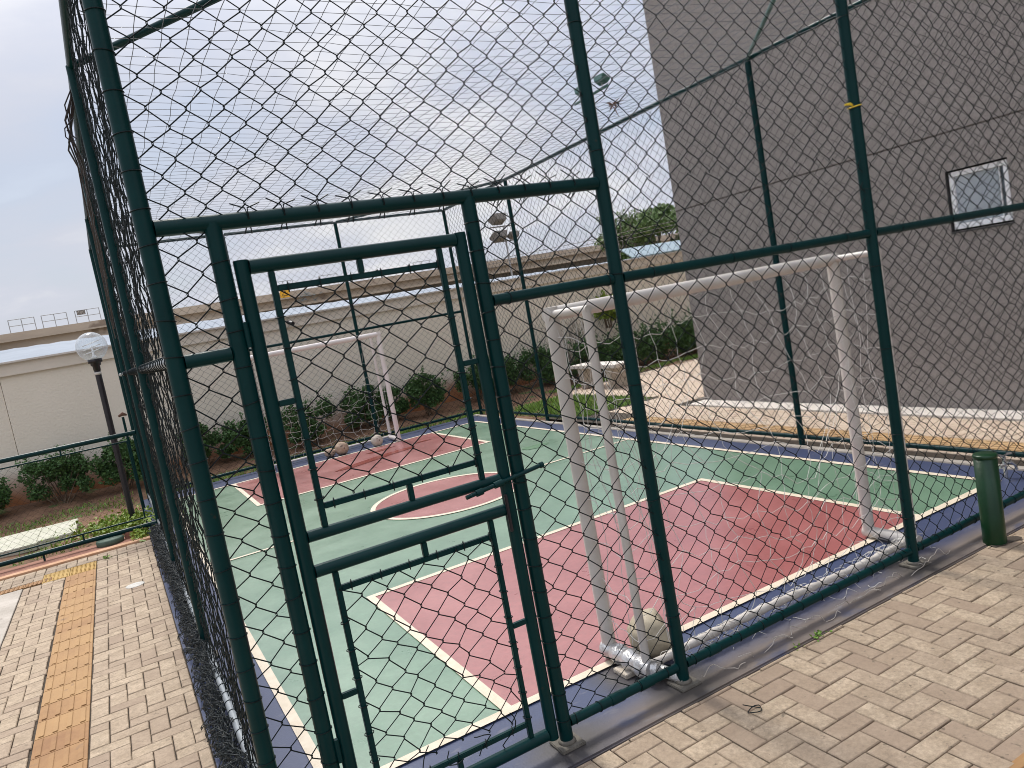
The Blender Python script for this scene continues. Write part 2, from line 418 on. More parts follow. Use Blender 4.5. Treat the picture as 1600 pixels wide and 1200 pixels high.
def wav(a, f1, f2, ph):
    return lambda s, z: a * (np.sin(s * f1 + ph) * np.cos(z * f2 + ph * 2) + .5 * np.sin(s * f1 * 2.3 + z * f2 * 1.7 + ph))


front = lambda s, z, n: (s, n, z)
side = lambda X: (lambda s, z, n: (X + n, s, z))


def post_mesh(x, y, z0=0., z1=ZT, r=PR):
    return M().tube([(x, y, z0), (x, y, z1)], r, 16)


def base_plate(x, y, a=.06):
    q = M()
    q.box(x - a, x + a, y - a, y + a, .001, .014, bev=.003)
    q.lathe([(.04, .0), (.038, .012), (.033, .018)], (x, y, .012), 14)
    return q


# ------------------------------------------------------------------ FRONT FENCE
ff = thing('cage_fence', (2.8, 0, 0), 'near green tube fence with chain-link mesh, holding the gate and standing between camera and court', 'fence')
for x in (0, X1, X2, X3, X4, XR):
    z1 = ZH1 if x in (X1, X2) else ZT
    z0 = .0
    post_mesh(x, 0, z0, z1).build('post', GREEN, ff)
for x in (0, X2, X3, X4, XR):
    base_plate(x, 0).build('base_plate', PLATE, ff)


def rail(p0, p1, r, parent, m_=GREEN, name='rail'):
    return M().tube([p0, p1], r, 14).build(name, m_, parent)


rail((PR, 0, ZT), (XR - PR, 0, ZT), .025, ff)
rail((PR, 0, ZH1), (X3 - PR, 0, ZH1), .028, ff)
rail((PR, 0, 1.925), (X1 - PR, 0, 1.925), .025, ff)
rail((X2 + PR, 0, ZH2), (X3 - PR, 0, ZH2), .024, ff)
rail((X3 + PR, 0, ZH2), (X4 - PR, 0, ZH2), .024, ff)
rail((X4 + PR, 0, ZH2), (XR - PR, 0, ZH2), .024, ff)
rail((X2 + PR, 0, ZB), (X3 - PR, 0, ZB), .022, ff)
rail((X3 + PR, 0, ZB), (X4 - PR, 0, ZB), .022, ff)
rail((X4 + PR, 0, ZB), (XR - PR, 0, ZB), .022, ff)
rail((PR, 0, ZB), (X1 - PR, 0, ZB), .022, ff)
wm = M()
chainlink(wm, 0.02, XR, ZH1, ZT, front, (0, 1, 0), seed=1, jit=.003, disp=wav(.010, 1.3, 1.1, .4))
chainlink(wm, 0.02, X1, .10, ZH1, front, (0, 1, 0), seed=2, d=.13, disp=wav(.010, 9, 3.1, 1.4))
chainlink(wm, X2, XR, .10, ZH1, front, (0, 1, 0), seed=3, disp=wav(.016, 1.7, 1.9, 2.1), jit=.005)
# twisted wire ends along the door head
for i in range(30):
    x = .33 + i * .125
    if x > 1.8: break
    for sg in (-1, 1):
        wm.tube([(x - sg * .012, .026, ZH1 - .045), (x, -.034, ZH1 + .004), (x + sg * .004, -.02, ZH1 + .036), (x + sg * .05, -.012, ZH1 + .062 + random.uniform(-.012, .012))], .0024, 5)
tm = wm
for x, z0, z1, st in ((0, .12, 3.75, .123), (X1, .14, 2.3, .123), (X2, .12, 2.3, .123), (X3, .35, 3.7, .52), (X4, .30, 3.7, .47)):
    z = z0
    while z < z1:
        tm.ring((x, 0, z), PR + .0022, .0019, 'z', 14, 4, random.uniform(-.18, .18)); z += st * random.uniform(.9, 1.1)
for xa, xb, z, rr in ((X2 + .06, X3 - .05, ZB, .022), (X3 + .08, X4 - .05, ZB, .022), (X4 + .08, XR, ZB, .022), (X3 + .2, X4, ZH2, .024), (X4 + .25, XR, ZH2, .024), (X2 + .1, X3, ZH2, .024)):
    x = xa
    while x < xb:
        tm.ring((x, 0, z), rr + .002, .0022, 'x', 12, 4, random.uniform(-.3, .3)); x += random.uniform(.10, .17) if z == ZB else random.uniform(.4, .6)
for x, z, rr in ((X2 + .25, ZB, .022), (X2 + .42, ZB, .022), (X3 + .17, ZB, .022)):
    M().tube([(x, 0, z), (x + .07, 0, z)], rr + .0035, 12).build('rail_wrap', GREEN, ff)
wm.build('wire_mesh', WIRE, ff)

# ------------------------------------------------------------------ GATE
gt = thing('cage_gate', (.272, 0, .05), 'closed green tube gate with two chain-link panels, hung in the near fence', 'gate')
gl, gr, gb, gtop = .277, 1.130, .085, 2.212
R_ = .026
def gtube(p0, p1, r=R_, name='stile'): M().tube([p0, p1], r, 14).build(name, GREEN, gt)
gtube((gl, 0, gb - R_), (gl, 0, gtop + R_)); gtube((gr, 0, gb - R_), (gr, 0, gtop + R_))
gtube((gl + R_, 0, gtop), (gr - R_, 0, gtop), R_, 'rail'); gtube((gl + R_, 0, 1.222), (gr - R_, 0, 1.222), .022, 'rail')
gtube((gl + R_, 0, 1.090), (gr - R_, 0, 1.090), .024, 'rail'); gtube((gl + R_, 0, gb), (gr - R_, 0, gb), R_, 'rail')
bl, br = .372, 1.029
def sbar(z0, z1, x): M().box(x - .011, x + .011, -.011, .011, z0, z1, bev=.003).build('inner_bar', GREEN, gt)
def hbar(x0, x1, z): M().box(x0, x1, -.010, .010, z - .011, z + .011, bev=.003).build('inner_bar', GREEN, gt)
for x in (bl, br):
    sbar(1.222 + .02, gtop - R_ + .002, x); sbar(gb + R_ - .002, 1.090 - .022, x)
for z in (2.125, 1.318, 1.000, .172): hbar(bl + .011, br - .011, z)
for x, z0, z1 in ((.70, 2.136, gtop - R_ + .002), (.72, 1.242, 1.307), (.73, 1.011, 1.068), (.70, gb + R_ - .002, .161)): sbar(z0, z1, x)
for z in (1.72, .602):
    hbar(gl + R_ - .002, bl - .011, z); hbar(br + .011, gr - R_ + .002, z)
gm = M()
chainlink(gm, bl + .008, br - .008, 1.325, 2.13, front, (0, 1, 0), d=.128, h=.118, seed=5, disp=wav(.010, 6, 4, .3), jit=.006)
chainlink(gm, bl + .008, br - .008, .22, 1.0, front, (0, 1, 0), d=.118, h=.112, seed=6, disp=lambda s, z: .02 * np.sin((s - bl) / (br - bl) * PI) * np.cos(z * 3) + .01 * np.sin(s * 11 + z * 7), jit=.008)
for z in (2.125, 1.318, 1.0):
    x = bl + .05
    while x < br:
        gm.ring((x, 0, z), .019, .0024, 'x', 10, 4, .3); x += .118
for x in (bl, br):
    for z0, z1 in ((1.35, 2.1), (.2, .98)):
        z = z0
        while z < z1: gm.ring((x, 0, z), .018, .0022, 'z', 10, 4, random.uniform(-.3, .3)); z += .112
for i in range(5):   # torn, curling ends at the bottom of the lower panel
    x = .43 + i * .125; pts = []
    for k in range(9):
        t = k / 8; pts.append((x + .03 * math.sin(5 * t + i * 1.7) + random.uniform(-.006, .006), -.01 + .025 * math.sin(4 * t + i), .235 - .10 * t + .035 * math.sin(3.5 * t + 2 * i)))
    gm.tube(pts, .0024, 5)
    gm.ring((x + .02, 0, .172), .018, .0024, 'x', 10, 4, .4)
gm.build('wire_mesh', WIRE, gt)
bolt = M()
bolt.tube([(.93, -.036, 1.196), (1.29, -.036, 1.236)], .009, 10)
bolt.tube([(.952, -.036, 1.1985), (.952, -.052, 1.200)], .006, 8); bolt.tube([(1.285, -.036, 1.2355), (1.30, -.036, 1.237)], .013, 10)
bolt.tube([(.975, -.036, 1.2), (1.005, -.036, 1.203)], .014, 10)
bolt.tube([(1.06, -.036, 1.21), (1.10, -.036, 1.215)], .014, 10)
bolt.build('sliding_bolt', GREEN, gt)
lk = M(); lk.box(1.098, 1.112, -.034, -.024, 1.00, 1.16, bev=.003); lk.build('lock_plate', BLACK, gt)
for z in (1.98, .42):
    hg = M(); hg.tube([(.244, -.018, z - .045), (.244, -.018, z + .045)], .010, 10); hg.build('hinge', GREEN, gt)

# ------------------------------------------------------------------ LEFT FENCE
lf = thing('cage_fence', (0, 5, 0), 'long left side fence of the court seen almost edge-on, with crumpled mesh along its foot', 'fence')
for y in YS: post_mesh(0, y).build('post', GREEN, lf)
for y in YS: base_plate(0, y).build('base_plate', PLATE, lf)
ya = (0,) + YS + (YB,)
for a, b_ in zip(ya[:-1], ya[1:]):
    rail((0, a + PR, ZT), (0, b_ - PR, ZT), .024, lf); rail((0, a + PR, 1.935), (0, b_ - PR, 1.935), .024, lf, SKYSHEEN); rail((0, a + PR, ZB), (0, b_ - PR, ZB), .022, lf, SKYSHEEN)
rail((.02, YS[0] - .02, ZT), (X3 - .02, .02, ZT), .022, lf, name='corner_brace')
rail((.02, YS[2] + .02, ZT), (BX[0] - .02, YB - .02, ZT), .022, lf, name='corner_brace')
lm = M()
chainlink(lm, 0.03, YB, .10, ZT, side(.016), (1, 0, 0), seed=11, disp=lambda s, z: wav(.006, 2.1, 2.7, .9)(s, z) - .022 * np.clip(.9 - z, 0, 1) * (1 + .5 * np.sin(s * 3.3)), jit=.006, jn=.005)
def crumple(s, l, n):
    a = (l + .1) / .062 + .9 * np.sin(s * 2.3) + n * 26
    rr = .040 + .016 * np.sin(s * 5.1 + l * 9) + n * 1.6
    cx = -.058 - .014 * np.sin(s * 1.3); cz = .085 + .028 * np.sin(s * 3.1)
    z = np.maximum(cz + rr * np.sin(a), .006)
    return (cx + rr * np.cos(a), s, z)
cm = M()
chainlink(cm, .35, 6.9, -.95, .12, crumple, (1, .1, .2), seed=12, jit=.012, jn=.012, d=.074, h=.080)
cm.build('loose_mesh', WIREG, lf)
tl = lm
for z, rr in ((1.935, .024), (ZB, .022)):
    y = .12
    while y < 7:
        tl.ring((0, y, z), rr + .002, .0024, 'y', 12, 4, random.uniform(-.4, .4)); y += .125
lm.build('wire_mesh', WIRE, lf)

# ------------------------------------------------------------------ RIGHT FENCE
rf = thing('cage_fence', (XR, 5, 0), 'right side court fence along the ochre strip, in front of the grey building', 'fence')
for y in YS: post_mesh(XR, y).build('post', GREEN, rf)
for a, b_ in zip(ya[:-1], ya[1:]):
    rail((XR, a + PR, ZT), (XR, b_ - PR, ZT), .024, rf); rail((XR, a + PR, ZB), (XR, b_ - PR, ZB), .022, rf)
rail((XR - .02, YS[0] - .02, ZT), (X4 + .02, .02, ZT), .018, rf, GREENL, name='corner_brace')
rail((XR - .02, YS[2] + .02, ZT), (BX[1] + .02, YB - .02, ZT), .022, rf, name='corner_brace')
rm = M()
chainlink(rm, 0.03, YB, .06, ZT, side(XR + .02), (1, 0, 0), seed=21, disp=wav(.014, 1.9, 2.2, .2), jit=.006, hook=False, sides=4, r=.0029)
tr = rm
y = .3
while y < 9.8:
    tr.ring((XR, y, ZT), .027, .003, 'y', 10, 4, .5); tr.ring((XR, y + .05, ZB), .025, .0026, 'y', 10, 4, .4); y += .16
rm.build('wire_mesh', WIRE, rf)

# ------------------------------------------------------------------ BACK FENCE
bf = thing('cage_fence', (XR / 2, YB, 0), 'far end fence of the court with a middle rail, before the taupe boundary wall', 'fence')
for x in (0,) + BX + (XR,): post_mesh(x, YB).build('post', GREEN, bf)
xa = (0,) + BX + (XR,)
for a, b_ in zip(xa[:-1], xa[1:]):
    for z in (ZT, 1.955, ZB): rail((a + PR, YB, z), (b_ - PR, YB, z), .023, bf)
bm_ = M()
chainlink(bm_, 0.03, XR, .06, ZT, lambda s, z, n: (s, YB + n, z), (0, 1, 0), seed=31, disp=wav(.012, 1.9, 2.2, .2), jit=.005, hook=False, sides=4, r=.0027)
bm_.build('wire_mesh', WIRE, bf)

# ------------------------------------------------------------------ ROOF NET
rn = M()
g = np.random.default_rng(5)
nx = int(XR / .1405); ny = int(YB / .1415)
gx = np.linspace(.04, XR - .04, nx + 1); gy = np.linspace(.04, YB - .04, ny + 1)
GX, GY = np.meshgrid(gx, gy, indexing='ij')
jx = np.cumsum(g.normal(0, .006, GX.shape), axis=1); jx -= jx.mean(axis=1, keepdims=True)
edge = np.sin(PI * GX / XR) ** .5 * np.sin(PI * GY / YB) ** .5
PXs = GX + (.5 * jx + .012 * np.sin(GY * 9 + GX * 3)) * edge
PYs = GY + g.normal(0, .006, GX.shape) * edge
PZs = ZT - .02 - .10 * (np.sin(PI * GX / XR) * np.sin(PI * GY / YB)) ** .7 * (1 + .25 * np.sin(GX * 2.1 + GY * 1.3)) + g.normal(0, .004, GX.shape)
NP = np.stack([PXs, PYs, PZs], 2)
rn.tubes(NP, .0025, 3, (0, 0, 1)); rn.tubes(NP.transpose(1, 0, 2), .0019, 3, (0, 0, 1))
rno = rn.build('roof_net', CORD, origin=(XR / 2, YB / 2, ZT))
tag(rno, 'thin grey square-mesh cord net stretched over the top of the caged court', 'net')
db = M()
for i in range(26):
    c = Vector((4.88, 3.6, 3.74)) + Vector((random.gauss(0, .01), random.gauss(0, .01), 0)); d_ = Vector((random.gauss(0, 1), random.gauss(0, 1), random.gauss(0, .25))).normalized()
    L_ = random.uniform(.03, .14); db.tube([c, c + d_ * L_ * .5 + Vector((0, 0, .01)), c + d_ * L_], [.005, .006, .002], 4)
tag(db.build('dry_twigs', BROWN, origin=(4.88, 3.6, 3.74)), 'small brown clump of dry twigs caught on the roof net near the grey building', 'twigs')

# ------------------------------------------------------------------ COURT
def sheet(name, polys, z, m_):
    q = M()
    for p in polys: q.add([(x, y, z) for x, y in p], [tuple(range(len(p)))])
    return q.build(name, m_, kind='structure')
def rect(x0, x1, y0, y1): return [(x0, y0), (x1, y0), (x1, y1), (x0, y1)]

ap = M(); ap.box(-.135, 5.66, -.145, 10.06, -.12, 0.0, bev=.008); ap.build('court_apron', APRON, kind='structure')
xl, xr, yf, yb = .294, 5.253, .455, 9.255
sheet('court_floor', [rect(xl, xr, yf, yb)], .003, GREENC)
pl, pr_, pd = 1.161, 4.350, 2.551
fl_, fr_, fd = 1.162, 4.410, 7.154
cc = ((xl + xr) / 2, (yf + yb) / 2); CR = .80
circ = [(cc[0] + CR * math.cos(2 * PI * k / 72), cc[1] + CR * math.sin(2 * PI * k / 72)) for k in range(72)]
sheet('red_court_area', [rect(pl, pr_, yf, pd), rect(fl_, fr_, fd, yb), circ], .006, REDC)
lw = .055
lines = [rect(xl - lw, xr + lw, yf - lw, yf), rect(xl - lw, xr + lw, yb, yb + lw), rect(xl - lw, xl, yf, yb), rect(xr, xr + lw, yf, yb),
         rect(pl - lw, pl, yf, pd + lw), rect(pr_, pr_ + lw, yf, pd + lw), rect(pl, pr_, pd, pd + lw),
         rect(fl_ - lw, fl_, fd - lw, yb), rect(fr_, fr_ + lw, fd - lw, yb), rect(fl_, fr_, fd - lw, fd),
         rect(xl, cc[0] - CR - lw, cc[1] - .02, cc[1] + .02), rect(cc[0] + CR + lw, xr, cc[1] - .02, cc[1] + .02)]
for k in range(72):
    a, b_ = 2 * PI * k / 72, 2 * PI * (k + 1) / 72
    lines.append([(cc[0] + q * math.cos(t), cc[1] + q * math.sin(t)) for q, t in ((CR, a), (CR + lw, a), (CR + lw, b_), (CR, b_))])
sheet('court_lines', lines, .009, CREAM)
def blob(cx, cy, rx, ry, n=40, seed=0, ang=0):
    gg = random.Random(seed); ph = [gg.uniform(0, 6.28) for _ in range(4)]; out = []
    for k in range(n):
        t = 2 * PI * k / n; rr = 1 + .18 * math.sin(2 * t + ph[0]) + .12 * math.sin(3 * t + ph[1]) + .08 * math.sin(5 * t + ph[2]) + .05 * math.sin(9 * t + ph[3])
        x, y = rx * rr * math.cos(t), ry * rr * math.sin(t)
        out.append((cx + x * math.cos(ang) - y * math.sin(ang), cy + x * math.sin(ang) + y * math.cos(ang)))
    return out
sheet('damp_patch', [[(2.35, 8.02), (2.60, 7.98), (3.0, 8.10), (3.35, 8.22), (3.72, 8.30), (3.78, 8.44), (3.55, 8.47), (3.2, 8.42), (2.85, 8.30), (2.55, 8.18)], blob(3.35, 8.86, .24, .07, seed=2), blob(4.0, 8.66, .12, .05, seed=3)], .0105, WETC)
sheet('damp_patch', [blob(4.55, 5.95, .16, .14, seed=4)], .0075, WETG)

# ------------------------------------------------------------------ GOALS
def wavy(p0, p1, n, amp, seed):
    gg = random.Random(seed); p0, p1 = Vector(p0), Vector(p1); ph = [gg.uniform(0, 6.28) for _ in range(6)]
    out = []
    for k in range(n + 1):
        t = k / n; e = math.sin(PI * t) ** .6 if 0 < t < 1 else 0
        o = Vector((math.sin(7 * t + ph[0]) + .6 * math.sin(17 * t + ph[1]), math.sin(6 * t + ph[2]) + .5 * math.sin(15 * t + ph[3]), math.sin(8 * t + ph[4]) + .5 * math.sin(19 * t + ph[5])))
        out.append(p0.lerp(p1, t) + o * amp * e)
    return out

def goal_net(q, x0, x1, yfrt, ybk, zt, zb, r, sp, amp, seed, sag):
    gg = np.random.default_rng(seed)
    nu = int((x1 - x0) / sp); nv = int((zt - zb) / sp) + 2
    U = np.linspace(0, 1, nu + 1)[:, None] * np.ones((1, nv + 1)); V = np.linspace(0, 1, nv + 1)[None, :] * np.ones((nu + 1, 1))
    Uf = 14
    def surf(u, v):
        x = x0 + (x1 - x0) * u; y = yfrt + (ybk - yfrt) * np.minimum(v * 1.25, 1) ** .7; z = zt + (zb - zt) * v
        e = np.sin(PI * np.clip(u, 0, 1)) ** .5 * np.sin(PI * np.clip(v, 0, 1)) ** .5
        y = y + (yfrt - ybk) * .55 * e * np.sin(u * 9 + v * 5 + seed) * .6
        z = z - sag * e * (.6 + .4 * np.sin(u * 7 + seed)) + amp * e * np.sin(u * 21 + v * 13 + seed)
        x = x + amp * 1.4 * e * np.sin(v * 17 + u * 11 + seed * 2)
        return x, y, z
    ju = gg.normal(0, .16 / nu, U.shape); jv = gg.normal(0, .14 / nv, U.shape)
    ju[0] = ju[-1] = 0; jv[:, 0] = jv[:, -1] = 0
    A = U + ju; B = V + jv
    def dense(a, ax):
        n = a.shape[ax]; t = np.linspace(0, n - 1, (n - 1) * 4 + 1)
        return np.apply_along_axis(lambda c: np.interp(t, np.arange(n), c), ax, a)
    for ax in (0, 1):
        a, b = dense(A, ax), dense(B, ax)
        x, y, z = surf(a, b)
        fz = np.sin(np.arange(a.shape[ax]) * PI / 4) ** 2
        fz = fz[:, None] if ax == 0 else fz[None, :]
        if ax == 0: z = z - .035 * fz * np.abs(np.sin(a * 5 + b * 9 + seed))
        else: x = x + .022 * fz * np.sin(a * 13 + b * 6 + seed)
        P = np.stack([x, y, np.maximum(z, .012)], 2)
        if ax == 0: P = P.transpose(1, 0, 2)
        q.tubes(P, r, 4, (0, 1, .3))

def make_goal(x0, x1, yfrt, ybk, zt, mp, rp, label, seed, netr, tape):
    gth = thing('football_goal', ((x0 + x1) / 2, yfrt, 0), label, 'goal', 'football goals of the court')
    sgn = 1 if ybk > yfrt else -1
    for x in (x0, x1):
        M().tube([(x, yfrt, .055), (x, yfrt, zt + rp * .95)], rp, 18).build('post', mp, gth)
        M().tube([(x, ybk, .03), (x, ybk, zt)], rp * .58, 14).build('rear_post', mp, gth)
        M().tube([(x, yfrt + sgn * rp * .6, zt), (x, ybk + sgn * rp * .5, zt)], rp * .52, 14).build('top_tube', mp, gth)
        tapeit = tape and x == x0
        q = M(); yy = [yfrt - sgn * .03 + (ybk + sgn * .035 - yfrt + sgn * .03) * k / 12 for k in range(13)]
        if tapeit:
            rr = [.050 + .008 * math.sin(k * 2.1) + random.uniform(-.004, .004) for k in range(13)]
            q.tube([(x + random.uniform(-.004, .004), y, .062) for y in yy], rr, 14)
            q.tube([(x + .005, ybk - .03, .066), (x + .02, ybk - .055, .064)], [.036, .033], 12)
            q.tube([(x + .05, ybk - .02, .045), (x + .085, ybk - .14, .032), (x + .09, ybk - .165, .031)], [.028, .030, .024], 12)
        else:
            q.tube([(x, y, .048) for y in yy], rp * .98, 16)
        q.build('foot_tube', SILVER if tapeit else mp, gth)
    M().tube([(x0 - rp * .9, yfrt, zt), (x1 + rp * .9, yfrt, zt)], rp, 18).build('crossbar', mp, gth)
    q = M(); K = 60
    pts = []; rr = []
    for k in range(K + 1):
        t = k / K; pts.append((x0 + (x1 - x0) * t, ybk, .068 + (.012 * math.sin(6 * t) if tape else 0))); rr.append(.016 + (.006 * abs(math.sin(k * .9)) + random.uniform(0, .004) if tape else 0))
    q.tube(pts, rr, 12); q.build('ground_tube', mp, gth)
    n_ = M()
    goal_net(n_, x0, x1, yfrt, ybk, zt - .02, .075, netr, .17 if tape else .14, .030 if tape else .016, seed, .08 if tape else .03)
    for x in (x0, x1):
        for i in range(8):
            z = .25 + i * .21
            n_.tube(wavy((x, yfrt, z), (x + random.uniform(-.03, .03), ybk, z - .05), 8, .012, seed + i), netr, 4)
        for i in range(1, 3):
            y = yfrt + (ybk - yfrt) * i / 3; n_.tube(wavy((x, y, zt), (x, y, .08), 30, .022, seed * 3 + i), netr, 4)
    if tape:
        for i in range(46):   # slack cord wound round the ground tube
            x = x0 + .08 + (x1 - x0 - .1) * random.random(); p = []
            for k in range(11):
                t = k / 10; a = t * 5.5 + i
                p.append((x + t * random.uniform(.05, .16), ybk + .034 * math.cos(a) + random.uniform(-.006, .006), .07 + .034 * math.sin(a)))
            n_.tube(p, netr * .9, 4)
        for i in range(9):
            x = x0 + .3 + i * .2; n_.tube(wavy((x, ybk - .02, .05), (x + random.uniform(.15, .3), ybk - random.uniform(.08, .17), .012), 14, .035, 90 + i), netr * .9, 4)
        for i in range(4):   # slack bunch hanging beside the fence post
            n_.tube(wavy((x0 + .12 + .012 * i, yfrt - .06, 1.75), (x0 + .20 + .03 * i, ybk + .05, .12), 50, .035, 40 + i), netr, 4)
    n_.build('net', ROPE, gth)
    return gth

make_goal(1.775, 3.885, .462, .150, 1.835, WHITE, .037, 'near white football goal with slack torn net, its back against the near fence', 3, .0018, True)
make_goal(1.735, 3.835, 9.30, 9.72, 1.83, PINKW, .040, 'far white football goal with three scuffed balls in front of its net', 8, .0019, False)

gm2 = M()
for i in range(8):
    p0 = (1.95 + i * .24, -.035, .02)
    gm2.tube(wavy(p0, (p0[0] + random.uniform(.2, .35), -.04 - random.uniform(.0, .05), .012), 18, .022, 300 + i), .0023, 4)
tag(gm2.build('loose_net_cord', ROPED, origin=(2.8, -.05, 0)), 'dirty strands of loose net cord on the ground outside the near fence', 'cord')

# ------------------------------------------------------------------ BALLS
def ball(c, R, m_, label, squash=1., dent=None, seed=1, name='ball'):
    bm = bmesh.new(); bmesh.ops.create_icosphere(bm, subdivisions=4, radius=1)
    gg = random.Random(seed); ph = [gg.uniform(0, 6) for _ in range(6)]
    for v in bm.verts:
        n = v.co.copy(); k = 1 + .025 * math.sin(5 * n.x + ph[0]) * math.sin(6 * n.y + ph[1]) + .02 * math.sin(9 * n.z + ph[2] + 4 * n.x)
        # panel seams
        k -= .02 * max(0, 1 - abs(math.sin(3 * math.atan2(n.y, n.x) + 2 * n.z)) * 9)
        if dent:
            d = n.dot(Vector(dent).normalized())
            if d > .45: k -= (d - .45) * 1.0
        v.co = Vector((n.x * k * R, n.y * k * R, n.z * k * R * squash))
        if v.co.z < -R * squash * .82: v.co.z = -R * squash * .82
    q = M(); q.from_bm(bm, True, mat=Matrix.Translation((c[0], c[1], c[2] + R * squash * .82)))
    return tag(q.build(name, m_, origin=(c[0], c[1], c[2])), label, 'ball', 'old balls on the court')
ball((3.49, 9.40, .01), .100, BALLM, 'pale scuffed ball nearest the right post of the far goal', seed=1)
ball((2.90, 9.46, .01), .112, BALLB, 'largest tan ball in front of the far goal net, touching a smaller ball', seed=2)
ball((2.715, 9.53, .01), .092, BALLB, 'smaller flattened ball left of the tan ball before the far goal', squash=.8, seed=3)
ball((1.985, .345, .004), .135, BALLK, 'deflated khaki ball with a dented side behind the rear post of the near goal', squash=.92, dent=(.75, -.45, .25), seed=4)

q = M(); q.box(1.70, 1.80, .235, .345, .001, .024, bev=.003)
tag(q.build('wood_offcut', BALLM, origin=(1.75, .29, 0)), 'small pale wooden offcut under the taped silver foot of the near goal', 'wood')

# ------------------------------------------------------------------ BOLLARD, TAP
bo = thing('bollard', (4.20, -.155, 0), 'short dark green cylindrical bollard at the paving edge by the near fence', 'bollard')
M().lathe([(.062, -.02), (.063, .0), (.063, .525)], (4.20, -.155, 0), 28).build('body', GREEN2, bo)
M().lathe([(.064, .0), (.066, .004), (.066, .016), (.060, .022)], (4.20, -.155, .525), 28).build('cap', GREEN2, bo)
tp = thing('tap', (5.40, .42, 0), 'small silver water tap on a low pipe, right of the green bollard', 'tap')
q = M(); q.tube([(5.40, .42, .0), (5.40, .42, .16)], .014, 12); q.tube([(5.33, .42, .10), (5.40, .42, .10)], .011, 10); q.build('body', CHROME, tp)
q = M(); q.tube([(5.40, .42, .11), (5.445, .40, .115), (5.475, .385, .085), (5.48, .38, .05)], [.013, .013, .012, .011], 10); q.build('spout', CHROME, tp)
q = M(); q.tube([(5.34, .44, .185), (5.37, .43, .18), (5.40, .42, .165), (5.43, .41, .18), (5.465, .40, .175)], .008, 8); q.build('handle', CHROME, tp)

SHADE_DIRT = mat('shade_dirt_stain', (.045, .035, .026), (.08, .062, .045), 9, .95)
sheet('shade_dirt_stain', [blob(4.235, -.19, .10, .05, seed=11)], .0008, SHADE_DIRT)  # bollard's contact shadow and grime painted as one dark blob

# ------------------------------------------------------------------ PAVING
def herring(name, inside, x0, x1, y0, y1, m_, u=.0995, z=-.008, seed=3, gap=.0045, swap=False, ox=0, oy=0):
    gg = random.Random(seed); q = M()
    a0, a1 = int((x0 - ox) / u) - 2, int((x1 - ox) / u) + 2; b0, b1 = int((y0 - oy) / u) - 2, int((y1 - oy) / u) + 2
    for a in range(a0, a1):
        for b in range(b0, b1):
            k = ((a + b) if swap else (a - b)) % 4
            if k == 0: bx0, bx1, by0, by1 = a, a + 2, b, b + 1
            elif k == (3 if not swap else 2): bx0, bx1, by0, by1 = a, a + 1, b, b + 2
            else: continue
            X0, X1_, Y0, Y1 = ox + bx0 * u, ox + bx1 * u, oy + by0 * u, oy + by1 * u
            X0, X1_, Y0, Y1 = max(X0, x0), min(X1_, x1), max(Y0, y0), min(Y1, y1)
            if X1_ - X0 < .02 or Y1 - Y0 < .02: continue
            if not inside((X0 + X1_) / 2, (Y0 + Y1) / 2): continue
            dz = gg.gauss(0, .0012); g1, g2, g3, g4 = [gap / 2 + gg.uniform(-.0012, .0018) for _ in range(4)]
            X0 += g1; X1_ -= g2; Y0 += g3; Y1 -= g4; t = z + dz; c = .004; tl = gg.uniform(-.0012, .0012)
            v = [(X0, Y0, t - .012), (X1_, Y0, t - .012), (X1_, Y1, t - .012), (X0, Y1, t - .012),
                 (X0, Y0, t - c), (X1_, Y0, t - c), (X1_, Y1, t - c), (X0, Y1, t - c),
                 (X0 + c, Y0 + c, t + tl), (X1_ - c, Y0 + c, t - tl), (X1_ - c, Y1 - c, t - tl), (X0 + c, Y1 - c, t + tl)]
            f = [(0, 1, 5, 4), (1, 2, 6, 5), (2, 3, 7, 6), (3, 0, 4, 7), (4, 5, 9, 8), (5, 6, 10, 9), (6, 7, 11, 10), (7, 4, 8, 11), (8, 9, 10, 11)]
            q.add(v, f, tint=gg.random() ** 1.5)
    return q.build(name, m_, kind='structure')

# ground under everything, reaching the horizon
sheet('ground', [rect(-900, 900, -300, 900)], -.14, GROUND)
# joint bed below the pavers; bare strip along the right kerb paints gap shade
jb = M()
for p in (rect(-7, 9.5, -5.5, -.145), rect(-7, -.135, -.145, 7.0), rect(5.60, 7.44, -.145, 6.05), rect(7.44, 16, 5.8, 10.3), rect(5.9, 7.44, 6.05, 8.0)):
    jb.add([(x, y, -.021) for x, y in p], [(0, 1, 2, 3)])
jb.build('paving_bed', JOINT, kind='structure')
TX0, TX1 = -.985, -.700
herring('paved_path', lambda x, y: not (x > -.30 and abs(x - 0) < .1), -.1, 7.4, -2.6, -.147, PAVER, seed=3, ox=.02, oy=.03)
herring('paved_path', lambda x, y: True, TX1, -.139, -2.6, 6.62, PAVER, seed=4, oy=.04)
herring('paved_path', lambda x, y: True, -1.36, TX0, -2.6, 6.25, PAVER, seed=5, oy=.07)
herring('paved_path', lambda x, y: True, -2.6, -1.20, 6.45, 6.98, PAVER, seed=6)
herring('paved_path', lambda x, y: True, -1.20, -.139, 6.64, 6.98, PAVER, seed=16)
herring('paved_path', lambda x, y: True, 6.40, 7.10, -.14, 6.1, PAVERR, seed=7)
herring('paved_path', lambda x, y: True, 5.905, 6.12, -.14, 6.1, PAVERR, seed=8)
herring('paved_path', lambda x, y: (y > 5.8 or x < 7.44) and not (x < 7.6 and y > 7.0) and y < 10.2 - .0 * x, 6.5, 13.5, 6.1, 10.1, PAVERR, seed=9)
cs = M(); cs.box(-7, -1.37, -5, 6.28, -.03, -.010, bev=.003); cs.build('concrete_pad', CONC, kind='structure')
